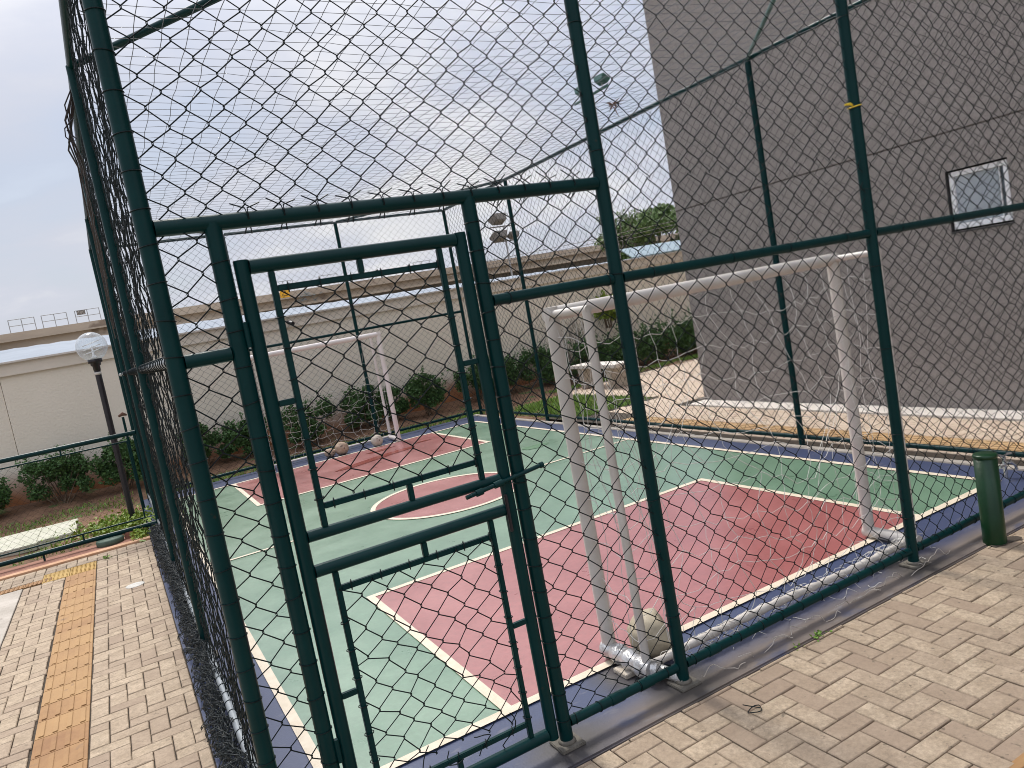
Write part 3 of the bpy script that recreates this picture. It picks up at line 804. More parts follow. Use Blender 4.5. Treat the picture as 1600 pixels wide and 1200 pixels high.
# tactile strips
def tactile(name, x0, x1, y0, y1, seed, ribs='y', mt=None):
    gg = random.Random(seed); q = M(); s = x1 - x0 if ribs == 'y' else y1 - y0
    n = int(round(((y1 - y0) if ribs == 'y' else (x1 - x0)) / .25))
    tcol = .5
    for i in range(n):
        if gg.random() < .7: tcol = gg.random()
        if ribs == 'y':
            a, b = y0 + i * .25, y0 + (i + 1) * .25 - .004
            q.box(x0 + .002, x1 - .002, a, b, -.03, -.009 + gg.gauss(0, .001), tint=tcol, bev=.002)
            for k in range(4):
                cx = x0 + s * (k + .5) / 4; q.box(cx - .014, cx + .014, a + .015, b - .015, -.0115, -.004, tint=min(1, tcol + .15), bev=.002)
        else:
            a, b = x0 + i * .25, x0 + (i + 1) * .25 - .004
            q.box(a, b, y0, y1, -.03, -.009 + gg.gauss(0, .001), tint=tcol, bev=.002)
            for k in range(6):
                for l in range(6):
                    cx, cy = a + (b - a) * (k + .5) / 6, y0 + (y1 - y0) * (l + .5) / 6; q.lathe([(.012, -.0115), (.010, -.004), (.006, -.003)], (cx, cy, 0), 8, tint=min(1, tcol + .1))
    return q.build(name, mt or TACT, kind='structure')
tactile('tactile_strip', TX0 + .002, TX1 - .002, -2.5, 6.25, 5)
tactile('tactile_strip', -1.20, -.70, 6.26, 6.64, 6, 'x', TACTY)
tactile('tactile_strip', -2.6, -1.20, 6.30, 6.44, 8, 'x')
tactile('tactile_strip', 6.125, 6.395, -.14, 6.1, 7, 'y', mat('faded_ochre', (.36, .215, .095), (.46, .30, .145), 5, .8, bump=.35, bscale=120, bdist=.004, tintmix=((.44, .30, .16), .6)))
q = M()
gg = random.Random(9)
for i in range(24):
    a = 1.9 + i * .25; tc = gg.random()
    q.box(a, a + .246, -1.49, -1.245, -.03, -.007, tint=tc, bev=.002)
    for k in range(4):
        cy = -1.49 + .245 * (k + .5) / 4; q.box(a + .015, a + .231, cy - .014, cy + .014, -.0105, -.0025, tint=min(1, tc + .15), bev=.002)
q.build('tactile_strip', TACT, kind='structure')
cvr = M(); cvr.lathe([(.082, -.012), (.082, -.005), (.066, -.0035), (.064, -.005), (.03, -.005), (.02, -.0035)], (-.367, 5.06, 0), 28)
tag(cvr.build('drain_cover', COVER, origin=(-.367, 5.06, 0)), 'small round pale iron drain cover set in the pavers left of the court', 'drain cover')

# right strip of pale concrete by the building foot
q = M(); q.box(7.105, 7.435, -6, 5.79, -.03, .012, bev=.004); q.build('concrete_strip', CONCL, kind='structure')
q = M(); q.box(5.60, 5.685, .0, 10.06, -.1, .014, bev=.006); q.build('edge_kerb', CONC, kind='structure')

# ------------------------------------------------------------------ LEFT BACK: gutter, kerb, low fence, soil
q = M(); q.box(-8, -.14, 6.98, 7.10, -.04, .012, bev=.004); q.build('kerb', OKERB, kind='structure')
q = M(); q.box(-8, -.14, 7.10, 7.62, -.05, -.022, bev=.002); q.build('gutter', GUTTER, kind='structure')
# undulating soil bed
q = M(); nx_, ny_ = 150, 40; gx_ = np.linspace(-8, 16, nx_); gy_ = np.linspace(7.62, 12.05, ny_)
g2 = np.random.default_rng(3); V = []
for i, x in enumerate(gx_):
    for j, y in enumerate(gy_):
        h = -.035 + .02 * math.sin(x * 2.1 + y) + .015 * math.sin(x * 5.3 - y * 3) + .008 * g2.normal()
        h += .16 * max(0, min(1, (y - 10.9) / 1.1)) ** 1.3
        if -.3 < x < 6.1 and y < 10.12: h = -.06
        V.append((x, y, h))
F = [(i * ny_ + j, (i + 1) * ny_ + j, (i + 1) * ny_ + j + 1, i * ny_ + j + 1) for i in range(nx_ - 1) for j in range(ny_ - 1)
     if not (gx_[i] > 7.4 and gy_[j] < 9.7)]
q.add(V, F, True); q.build('soil_bed', SOIL, kind='structure')
for a, b_ in ((-3.6, -2.95), (-2.93, -1.80), (-1.78, -.96)):
    pass
q = M(); q.box(-3.5, -1.40, 8.55, 9.75, -.06, .03, bev=.008); q.box(-1.39, -.95, 8.56, 9.62, -.06, .045, bev=.008); q.build('garden_slab', SLAB, kind='structure')
lid = M(); lid.lathe([(.15, -.04), (.15, .03), (.14, .042), (.05, .046)], (-.56, 7.46, 0), 28)
tag(lid.build('inspection_lid', LIDG, origin=(-.56, 7.46, 0)), 'round dark green inspection lid below the low green fence', 'lid')
q = M(); q.box(-.40, -.14, 7.46, 7.66, -.05, .05, bev=.012)
tag(q.build('concrete_block', GUTTER, origin=(-.27, 7.56, 0)), 'reddish brown block beside the round green lid, under the low fence end', 'block')

lo = thing('low_fence', (-3, 7.51, 0), 'low green railing with fine chain-link panel running left from the court fence', 'fence')
rail((-7.5, 7.51, 1.215), (-.03, 7.51, 1.215), .028, lo); rail((-7.5, 7.51, .068), (-.03, 7.51, .068), .028, lo)
def thin(p0, p1, r=.010): M().tube([p0, p1], r, 10).build('thin_bar', GREEN, lo)
thin((-7.5, 7.51, 1.130), (-.14, 7.51, 1.130)); thin((-7.5, 7.51, .165), (-.14, 7.51, .165)); thin((-.14, 7.51, .165), (-.14, 7.51, 1.13))
for x in (-.84, -2.2, -3.6): thin((x, 7.51, 1.14), (x, 7.51, 1.195)); thin((x + .02, 7.51, .09), (x + .02, 7.51, .155))
M().tube([(-7.5, 7.51, -.05), (-7.5, 7.51, 1.22)], .028, 12).build('post', GREEN, lo)
q = M(); q.tube([(-1.25, 7.51, -.03), (-1.25, 7.51, .05)], .012, 8); q.build('foot', GREEN, lo)
q = M(); chainlink(q, -7.4, -.15, .17, 1.125, lambda s, z, n: (s, 7.51 + n, z), (0, 1, 0), d=.085, h=.075, r=.0017, sides=3, hook=False, seed=41, jit=.004); q.build('wire_mesh', WIRE, lo)

# lamp post with clear globe
lx, ly = -.275, 8.38
lp = thing('lamp_post', (lx, ly, 0), 'slim dark lamp post with a clear glass globe behind the low green fence', 'lamp')
q = M(); q.lathe([(.13, -.05), (.13, .02), (.06, .035), (.042, .05)], (lx, ly, 0), 20); q.build('base', BLACK, lp)
q = M(); q.tube([(lx, ly, .03), (lx, ly, 2.06)], .038, 16); q.build('pole', BLACK, lp)
q = M(); q.lathe([(.041, 0), (.041, .035)], (lx, ly, 1.985), 16); q.build('white_band', WHITE, lp)
q = M(); q.lathe([(.042, 0), (.045, .06), (.060, .07), (.062, .10), (.085, .105), (.085, .15), (.070, .155)], (lx, ly, 2.04), 20); q.build('collar', BLACK, lp)
bm = bmesh.new(); bmesh.ops.create_uvsphere(bm, u_segments=32, v_segments=20, radius=.185)
q = M(); q.from_bm(bm, True, mat=Matrix.Translation((lx, ly, 2.355)))
gobj = q.build('globe', GLOBE, lp)
q = M(); q.lathe([(.040, 0), (.028, .03), (.012, .055), (.010, .16), (.004, .18)], (lx, ly, 2.195), 16)
for k in range(3):
    for j in range(2): q.ring((lx, ly, 2.29 + k * .055), .095 + .014 * j, .004, 'z', 24, 4, .25)
q.build('lamp_holder', UPVC, lp)

st = thing('garden_standpipe', (-.10, 9.3, 0), 'thin green stand with a brown head behind the left court fence', 'standpipe')
q = M(); q.tube([(-.11, 9.3, -.04), (-.105, 9.3, 1.34)], .018, 10); q.build('pole', GREEN, st)
q = M(); q.tube([(-.16, 9.3, 1.36), (-.10, 9.3, 1.385), (-.05, 9.3, 1.36)], [.015, .028, .012], 8); q.build('head', BROWN, st)

# cables hanging on the left fence
q = M()
for i in range(7):
    gg = random.Random(i); x = -.035 - .006 * i
    P = [(-.028, 2.56 + .01 * i, 3.68 - .012 * i)]
    P += [(x - .02 - .03 * gg.random(), 2.60 + .02 * i, 3.60 - .04 * i)]
    for k in range(1, 8): P.append((-.035 - .05 * (1 - k / 8) * gg.random() - .01 * gg.random(), 2.66 + k * (.12 + .05 * i), 3.52 - k * .11 * (1 + .1 * i)))
    q.tube(P, .0035 + .003 * gg.random(), 6)
q.tube([(-.05, 2.6, 3.52), (-.11, 2.6, 3.46), (-.115, 2.6, 3.41), (-.085, 2.6, 3.37), (-.06, 2.62, 3.40), (-.10, 2.6, 3.45)], .004, 5)
tag(q.build('cable_bundle', BLACK, origin=(-.05, 2.6, 3.5)), 'tangled dark cables hanging on the outer side of the left fence near its top', 'cables')
q = M(); q.ring((X4, 0, 2.645), PR + .004, .004, 'z', 14, 5, .15)
q.tube([(X4 - PR, -.01, 2.650), (X4 - .06, -.02, 2.655), (X4 - .105, -.02, 2.652)], [.006, .008, .005], 6)
tag(q.build('yellow_tie', YTIE, origin=(X4, 0, 2.645)), 'bright yellow strip tied around the fence post high in front of the grey building', 'tie')

# ------------------------------------------------------------------ BOUNDARY WALL
bw = thing('boundary_wall', (4, 12, 0), 'long taupe rendered boundary wall with a stained red foot behind the court', 'wall')
q = M(); q.box(-1.69, 24, 12.0, 12.22, -.1, 2.24); q.box(-14, -1.70, 12.03, 12.22, -.1, 2.24); q.build('wall_face', WALLM, bw)
q = M(); q.box(-14, 24, 11.955, 12.26, 2.24, 2.275, bev=.006); q.box(-14, 24, 11.985, 12.24, 2.275, 2.44); q.build('coping', COPE, bw)
q = M(); q.box(-14, 24, 11.94, 12.27, 2.44, 2.475, bev=.006); q.build('coping_cap', CONCL, bw)
cam_ = thing('security_camera', (3.04, 11.95, 2.33), 'small black and white bullet camera on the boundary wall coping, seen through the gate', 'security camera')
q = M(); q.tube([(3.07, 11.98, 2.36), (3.05, 11.86, 2.33)], .018, 10); q.build('bracket', UPVC, cam_)
q = M(); q.tube([(3.02, 11.92, 2.345), (3.06, 11.74, 2.30)], .038, 14); q.build('body', BLACK, cam_)

# ------------------------------------------------------------------ PLANTS
def leaves(q, C, size, gen, flat=.0):
    n = len(C)
    d = gen.normal(0, 1, (n, 3)); d[:, 2] = d[:, 2] * .7 + .25; d /= np.linalg.norm(d, axis=1, keepdims=True)
    o = gen.normal(0, 1, (n, 3)); sd = np.cross(d, o); sd /= np.linalg.norm(sd, axis=1, keepdims=True)
    L = size * gen.uniform(.6, 1.3, (n, 1)); Wd = L * gen.uniform(.28, .45, (n, 1)); up = np.cross(sd, d) * L * .12
    V = np.stack([C, C + d * L * .5 + sd * Wd + up, C + d * L, C + d * L * .5 - sd * Wd + up], 1).reshape(-1, 3)
    F = np.arange(n * 4).reshape(n, 4)
    q.add(V, F, False, gen.random(n) ** 1.6)

def bush_proto(seed, rx, rz, n, size, mleaf, flatx=.6):
    gen = np.random.default_rng(seed)
    k = 22; cl = np.stack([gen.uniform(-1, 1, k) * rx * .78, gen.uniform(-1, 1, k) * rx * flatx * .5, gen.uniform(.35, 1.45, k) * rz], 1)
    cl[:, 0] *= np.sqrt(np.clip(1.15 - ((cl[:, 2] / rz - .85) / .9) ** 2, .15, 1))
    rad = gen.uniform(.28, .52, k) * rx * .60
    w = gen.integers(0, k, n); dr = gen.normal(0, 1, (n, 3)); dr /= np.linalg.norm(dr, axis=1, keepdims=True)
    C = cl[w] + dr * (rad[w] * gen.uniform(.45, 1.08, n) ** .6)[:, None] * np.array([1, flatx + .25, .95])
    C = C[C[:, 2] > .05]
    q = M(); leaves(q, C, size, gen)
    # protruding shoots
    for i in range(34):
        c = cl[gen.integers(0, k)]; dd = gen.normal(0, 1, 3); dd[2] = abs(dd[2]) + .6; dd /= np.linalg.norm(dd)
        pts = c + dd[None, :] * (np.linspace(.2, .95, 16)[:, None] * rx * .62) + gen.normal(0, .012, (16, 3))
        leaves(q, pts[pts[:, 2] > .05], size, gen)
    s = M()
    for i in range(11):
        c = cl[gen.integers(0, k)] + gen.normal(0, .05, 3)
        b = np.array([gen.normal(0, .10 * rx), gen.normal(0, .05), -.08])
        md = b * .5 + c * .5 + gen.normal(0, .03, 3)
        s.tube([b, md, c], [.011, .008, .004], 5)
    return q, s

def make_bush(x, y, z, label, seed, rx, rz, n=2600, size=.055, mleaf=LEAF, group='bushes along the boundary wall', flatx=.6):
    t = thing('bush', (0, 0, 0), label, 'bush', group)
    q, s = bush_proto(seed, rx, rz, n, size, mleaf, flatx)
    q.build('foliage', mleaf, t); s.build('stem', STEM, t)
    t.location = (x, y, z)
    return t
BUSH = [(-2.35, .46, .42, 'bush cut by the left edge of the photo, at the foot of the taupe wall'),
        (-1.22, .50, .46, 'rounded dark bush behind the middle of the low green fence'),
        (-.25, .50, .50, 'dark bush just behind the lamp post'),
        (1.02, .46, .50, 'bush seen between the corner post and the gate hinge post'),
        (1.78, .40, .44, 'bush behind the hinge side of the gate'),
        (2.95, .50, .46, 'wide low bush behind the left half of the far goal'),
        (4.02, .48, .50, 'tall bush behind the right half of the far goal net'),
        (4.62, .34, .46, 'narrow bush just right of the far goal post'),
        (5.30, .42, .50, 'round bush standing alone right of the far goal'),
        (6.55, .50, .52, 'bush at the far right corner post of the court'),
        (7.45, .55, .52, 'bush right of the far corner, left of the near goal post'),
        (8.35, .55, .50, 'bush behind the white near goal post')]
for i, (x, rx, rz, lb) in enumerate(BUSH):
    make_bush(x, 11.52 + .08 * math.sin(i * 2.2), .05, lb, 60 + i, rx, rz, n=int(5200 * rx / .45), size=.05)
HED = [(9.35, 'hedge plant behind the concrete bench'), (10.3, 'left one of three hedge plants between the bench and the grey building'),
       (11.25, 'hedge plant in the middle of the three by the grey building'), (12.2, 'hedge plant partly hidden by the corner of the grey building'),
       (13.2, 'last hedge plant behind the corner of the grey building')]
for i, (x, lb) in enumerate(HED):
    make_bush(x, 11.15, -.02, lb, 80 + i, .78, .50, n=4200, size=.06, group='hedge plants by the paved path', flatx=.5)
make_bush(10.2, 11.72, 1.05, 'bright yellow-green shrub rising above the near goal crossbar against the taupe wall', 99, .34, .42, n=1500, size=.09, mleaf=LEAFY, group='bright shrub')
bs = thing('bare_shrub', (8.9, 11.3, 0), 'leafless shrub with thin grey stems against the taupe wall behind the bench', 'shrub')
q = M(); gg = random.Random(4)
def branch(q, p, d, L, r, depth):
    e = p + d * L; q.tube([p, p.lerp(e, .5) + Vector((gg.gauss(0, .04), gg.gauss(0, .04), 0)) * L, e], [r, r * .8, r * .6], 5)
    if depth:
        for _ in range(3):
            nd = (d + Vector((gg.gauss(0, .5), gg.gauss(0, .35), gg.gauss(0.1, .35)))).normalized(); branch(q, p.lerp(e, gg.uniform(.5, 1)), nd, L * .68, r * .62, depth - 1)
for i in range(5): branch(q, Vector((8.9 + gg.gauss(0, .12), 11.4, -.05)), Vector((gg.gauss(0, .3), 0, 1)).normalized(), .75, .012, 3)
q.build('branches', TWIG, bs)

# grass and ground cover (uncountable)
def grass(name, polys, m_, dens, h, seed, label):
    gen = np.random.default_rng(seed); q = M(); allp = []
    for (x0, x1, y0, y1, zz) in polys:
        n = int((x1 - x0) * (y1 - y0) * dens); c = np.stack([gen.uniform(x0, x1, n), gen.uniform(y0, y1, n), np.full(n, zz)], 1)
        keep = (np.sin(c[:, 0] * 4.1 + 1.3 * np.sin(c[:, 1] * 5)) + np.sin(c[:, 1] * 6.3 + c[:, 0] * 2) + gen.normal(0, .9, n)) > -1.0
        allp.append(c[keep])
    C = np.concatenate(allp); n = len(C); a = gen.uniform(0, 2 * PI, n); hh = h * gen.uniform(.5, 1.4, (n, 1)); w = .006
    sx = np.stack([np.cos(a), np.sin(a), np.zeros(n)], 1); ln = np.stack([gen.normal(0, .5, n), gen.normal(0, .5, n), np.ones(n)], 1)
    V = np.stack([C - sx * w, C + sx * w, C + ln * hh * .6 + sx * w * .7, C + ln * hh + sx * 0, C + ln * hh * .6 - sx * w * .7], 1).reshape(-1, 3)
    F = np.arange(n * 5).reshape(n, 5)
    q.add(V, F, False, gen.random(n)); o = q.build(name, m_); tag(o, label, 'grass', kind='stuff'); return o
grass('grass', [(0, 5.9, 10.08, 10.75, -.03), (5.95, 7.55, 7.1, 9.8, -.03), (7.5, 13, 10.35, 10.75, -.03)], GRASS, 2300, .055, 3, 'bright short grass beyond the far and right sides of the court')
grass('grass', [(-4, -.2, 9.9, 11.2, -.02), (-1.6, -.3, 7.7, 8.5, -.03)], GRASS, 420, .045, 4, 'sparse grass tufts on the red soil behind the low green fence')
gen = np.random.default_rng(8); q = M()
C = np.stack([gen.normal(-.42, .28, 1500), gen.normal(8.25, .32, 1500), gen.uniform(-.02, .10, 1500)], 1)
C2 = np.stack([gen.normal(-.22, .05, 260), gen.normal(7.35, .18, 260), gen.uniform(-.01, .06, 260)], 1)
leaves(q, np.concatenate([C[(C[:, 1] > 7.66)], C2]), .05, gen)
tag(q.build('ground_cover', LEAFY), 'yellow-green leafy ground cover around the foot of the lamp post', 'ground cover', kind='stuff')
def weed(x, y, label, n, seed, s=.03):
    gen = np.random.default_rng(seed); q = M(); C = np.stack([gen.normal(x, .018, n), gen.normal(y, .013, n), gen.uniform(-.006, .022, n)], 1); leaves(q, C, s, gen)
    tag(q.build('weed', GRASS, origin=(x, y, 0)), label, 'weed', 'weeds in the paving joints')
weed(2.62, -.155, 'tiny weed clump at the paving edge outside the near goal', 30, 3, .018)
weed(2.47, -.150, 'smaller low weed left of the weed clump by the near fence', 12, 4, .014)
weed(-.60, 6.58, 'small weed at the corner of the yellow tactile paving on the left path', 30, 5, .024)
q = M(); q.tube([(1.93 + .035 * math.cos(t) * (1 + .1 * math.sin(3 * t)), -.385 + .022 * math.sin(t), .0 + .004 * math.sin(2 * t)) for t in [k * .5 for k in range(13)]] + [(1.92, -.36, .012), (1.90, -.345, .02)], .0024, 5)
tag(q.build('wire_scrap', WIRE, origin=(1.93, -.385, 0)), 'little loop of scrap wire lying on the pavers near the fence post foot', 'wire scrap')

# ------------------------------------------------------------------ BENCH
bn = thing('concrete_bench', (8.25, 9.45, 0), 'pale concrete bench with slab seat beyond the grass at the right of the court', 'bench')
q = M(); q.box(8.02, 8.46, 8.72, 10.25, .40, .47, bev=.01); q.build('seat', CONCL, bn)
for y in (9.0, 9.95):
    q = M(); q.add([(8.08, y - .07, -.03), (8.40, y - .07, -.03), (8.40, y + .07, -.03), (8.08, y + .07, -.03), (8.05, y - .09, .40), (8.43, y - .09, .40), (8.43, y + .09, .40), (8.05, y + .09, .40)],
                   [(0, 3, 2, 1), (4, 5, 6, 7), (0, 1, 5, 4), (1, 2, 6, 5), (2, 3, 7, 6), (3, 0, 4, 7)]); q.build('leg', CONC, bn)

# ------------------------------------------------------------------ GREY BUILDING
XW = 7.444
bd = thing('grey_building', (10, 0, 0), 'tall grey stucco building with one small white window, right of the court', 'building')
q = M()
ys = [-8, 1.245, 1.835, 5.79]; zs0 = [-.05, 1.835, 2.435, 2.800]
for zz in ([-.05, 1.835, 2.435, 2.800],):
    for i in range(3):
        for j in range(3):
            if i == 1 and j == 1: continue
            q.add([(XW, ys[i], zz[j]), (XW, ys[i + 1], zz[j]), (XW, ys[i + 1], zz[j + 1]), (XW, ys[i], zz[j + 1])], [(0, 3, 2, 1)])
q.add([(XW, -8, 2.818), (XW, 5.79, 2.818), (XW, 5.79, 14), (XW, -8, 14)], [(0, 3, 2, 1)])
q.add([(XW, -8, 2.8), (XW, 5.79, 2.8), (XW + .02, 5.79, 2.8), (XW + .02, -8, 2.8)], [(0, 1, 2, 3)])
q.add([(XW + .02, -8, 2.8), (XW + .02, 5.79, 2.8), (XW + .02, 5.79, 2.818), (XW + .02, -8, 2.818)], [(0, 3, 2, 1)])
q.add([(XW, -8, 2.818), (XW, 5.79, 2.818), (XW + .02, 5.79, 2.818), (XW + .02, -8, 2.818)], [(0, 3, 2, 1)])
q.add([(XW, 5.79, -.05), (XW + 12, 5.79, -.05), (XW + 12, 5.79, 14), (XW, 5.79, 14)], [(0, 3, 2, 1)])
q.add([(XW, -8, -.05), (XW + 12, -8, -.05), (XW + 12, -8, 14), (XW, -8, 14)], [(0, 1, 2, 3)])
q.add([(XW + 12, -8, -.05), (XW + 12, 5.79, -.05), (XW + 12, 5.79, 14), (XW + 12, -8, 14)], [(0, 1, 2, 3)])
q.add([(XW, -8, 14), (XW + 12, -8, 14), (XW + 12, 5.79, 14), (XW, 5.79, 14)], [(0, 1, 2, 3)])
q.build('wall', STUCCO, bd)
# window set in the opening
q = M(); D = .13
for a in ([(XW, 1.245, 1.835), (XW + D, 1.245, 1.835), (XW + D, 1.245, 2.435), (XW, 1.245, 2.435)], [(XW, 1.835, 1.835), (XW + D, 1.835, 1.835), (XW + D, 1.835, 2.435), (XW, 1.835, 2.435)],
          [(XW, 1.245, 2.435), (XW + D, 1.245, 2.435), (XW + D, 1.835, 2.435), (XW, 1.835, 2.435)], [(XW, 1.245, 1.835), (XW + D, 1.245, 1.835), (XW + D, 1.835, 1.835), (XW, 1.835, 1.835)]):
    q.add(a, [(0, 1, 2, 3)])
win = q.build('window', DARKT, bd)
def wpart(name, m_, fn):
    q = M(); fn(q); return q.build(name, m_, win)
def fr(q):
    x0, x1 = XW + .028, XW + .085
    q.box(x0, x1, 1.262, 1.820, 1.850, 1.905, bev=.004); q.box(x0, x1, 1.262, 1.820, 2.372, 2.420, bev=.004)
    q.box(x0, x1, 1.262, 1.305, 1.907, 2.370, bev=.004); q.box(x0, x1, 1.777, 1.820, 1.907, 2.370, bev=.004)
    q.box(x0 + .012, x1, 1.345, 1.352, 1.907, 2.370)
wpart('frame', UPVC, fr)
wpart('pane', PANE, lambda q: q.box(XW + .058, XW + .066, 1.345, 1.777, 1.907, 2.370))
wpart('blind', mat('blue_grey_blind', (.10, .13, .15), (.14, .17, .19), 4, .6), lambda q: q.box(XW + .068, XW + .074, 1.300, 1.345, 1.907, 2.370))
wpart('sill', DARKT, lambda q: q.box(XW - .012, XW + .026, 1.240, 1.842, 1.815, 1.832, bev=.002))

# ------------------------------------------------------------------ BEYOND THE WALL
sh = thing('metal_roof', (2, 13, 2.5), 'long white sheet-metal roof edge showing just above the taupe wall', 'roof')
q = M(); V = []; F = []; n = 160
for k in range(n + 1):
    x = -16 + 30 * k / n; w = .012 * (k % 2)
    zt_ = 2.785 - .0145 * (x + 2); V += [(x, 12.75, 2.30 + w), (x, 14.3, zt_ + w), (x, 14.3, zt_ - .07 + w), (x, 12.75, 2.24 + w)]
for k in range(n):
    a = k * 4; F += [(a, a + 4, a + 5, a + 1), (a + 3, a + 2, a + 6, a + 7), (a + 1, a + 5, a + 6, a + 2), (a, a + 3, a + 7, a + 4)]
q.add(V, F); q.build('roof_sheet', TIN, sh)
q = M()
for x in range(-16, 15, 3): q.box(x, x + .1, 13.0, 13.1, -.14, 2.28)
q.build('support', RAILM, sh)
fb = thing('concrete_stand', (15, 44, 0), 'long far stained concrete structure in two stepped tiers above the taupe wall', 'building')
q = M(); q.box(-40, 70, 40.6, 60, 4.53, 4.86); q.build('upper_tier', FARC, fb)
q = M(); q.box(-40, 70, 40.25, 60, 4.45, 4.53); q.build('ledge', FARC, fb)
q = M(); q.box(-40, 70, 40.5, 60, 4.10, 4.45); q.box(-40, 70, 40.2, 60, 3.98, 4.10); q.build('lower_tier', FARC, fb)
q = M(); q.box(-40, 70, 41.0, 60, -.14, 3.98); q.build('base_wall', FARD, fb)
def guard(x, lab):
    t = thing('guard_railing', (x, 40.8, 4.86), lab, 'railing', 'guard railings on the far concrete structure')
    q = M()
    for k in range(3): q.tube([(x + k * .54, 40.8, 4.86), (x + k * .54, 40.8, 5.50)], .020, 6)
    q.build('upright', RAILM, t)
    q = M()
    for z in (5.49, 5.19): q.tube([(x, 40.8, z), (x + 1.08, 40.8, z)], .018, 6)
    q.build('crossbar', RAILM, t)
guard(-3.66, 'leftmost of the three small grey guard railings on the far concrete structure')
guard(-2.27, 'middle one of the three small grey guard railings on the far concrete structure')
guard(-.82, 'right grey guard railing carrying a small dark board, on the far concrete structure')
for x in (9.0, 11.6, 17.5): guard(x, 'small grey guard railing on the far concrete structure, seen through the gate mesh')
q = M(); q.box(-.74, -.36, 40.72, 40.76, 5.26, 5.47); sg = tag(q.build('sign_board', FARD, origin=(-.55, 40.74, 5.36)), 'small dark board with pale lettering on the far guard railing', 'sign')
q = M()
for i in range(3):
    x = -.70 + i * .11
    for z in (5.29, 5.36, 5.42): q.box(x, x + .08, 40.705, 40.715, z, z + .018)
    q.box(x + (.062 if i % 2 else 0), x + (.08 if i % 2 else .018), 40.705, 40.715, 5.29, 5.438)
q.build('lettering', CONCL, sg)
ysn = thing('yellow_sign', (9.45, 40.5, 4.8), 'small yellow sign with a black symbol on the far concrete structure, seen through the gate', 'sign')
q = M(); q.box(9.20, 9.72, 40.52, 40.56, 4.55, 4.95, bev=.01); q.build('panel', YEL, ysn)
q = M()
for k in range(3):
    a = PI / 2 + k * 2 * PI / 3; cx, cz = 9.46 + .09 * math.cos(a), 4.75 + .09 * math.sin(a)
    q.tube([(cx + .06 * math.cos(t), 40.505, cz + .06 * math.sin(t)) for t in [a - 2.3 + 4.6 * j / 10 for j in range(11)]], .016, 5)
q.build('symbol', BLACK, ysn)
gra = M(); gg = random.Random(12)
for i in range(22):
    x = 10.7 + gg.uniform(-.5, .7); z = 4.28 + gg.uniform(-.25, .35); gra.tube([(x, 40.19, z), (x + gg.uniform(-.25, .25), 40.19, z + gg.uniform(-.05, .2)), (x + gg.uniform(-.3, .3), 40.19, z + gg.uniform(0, .15))], .012, 4)
gra.build('painted_scrawl', TINB, fb)

def floodlight(name, base, h, heads, arms, label):
    t = thing(name, base, label, 'floodlight', 'floodlight masts')
    x, y, z = base
    q = M(); q.tube([(x, y, z), (x, y, h)], [.055, .04], 10); q.build('mast', RAILM, t)
    for p0, p1 in arms:
        q = M(); q.tube([p0, p1], .03, 8); q.build('cross_arm', GREENL if y < 20 else FARD, t)
    for c, yaw, s in heads:
        q = M(); bm = bmesh.new(); bmesh.ops.create_cube(bm, size=1)
        for v in bm.verts:
            k = 1.0 if v.co.z > 0 else .72
            v.co = Vector((v.co.x * s * k, v.co.y * s * .75 * k, v.co.z * s * .42))
        bmesh.ops.bevel(bm, geom=list(bm.edges), offset=s * .05, segments=2, affect='EDGES')
        q.from_bm(bm, mat=Matrix.Translation(c) @ Matrix.Rotation(yaw, 4, 'Z') @ Matrix.Rotation(math.radians(-28), 4, 'X'))
        hd = q.build('lamp_head', GREENL if y < 20 else FARD, t)
        q = M(); q.tube([(c[0], c[1], c[2] - s * .5), (c[0], c[1], c[2])], .012, 6); q.build('bracket', RAILM, hd)
floodlight('floodlight_mast', (9.5, 10.0, 0), 5.80, [((9.5, 9.62, 5.95), -1.4, .30), ((9.5, 10.32, 5.95), -1.4, .30)], [((9.5, 9.45, 5.79), (9.5, 10.62, 5.79))],
           'slim mast with two square floodlights rising above the right court fence')
floodlight('floodlight_mast', (18.12, 30, 0), 5.75, [((17.85, 29.9, 6.05), .2, .85), ((17.75, 29.9, 5.22), .2, .85), ((18.55, 29.9, 5.2), .2, .6)], [((17.4, 30, 5.72), (18.9, 30, 5.72)), ((17.3, 30, 5.0), (18.8, 30, 5.0))],
           'far floodlight mast with stacked lamp heads, standing beyond the taupe wall')

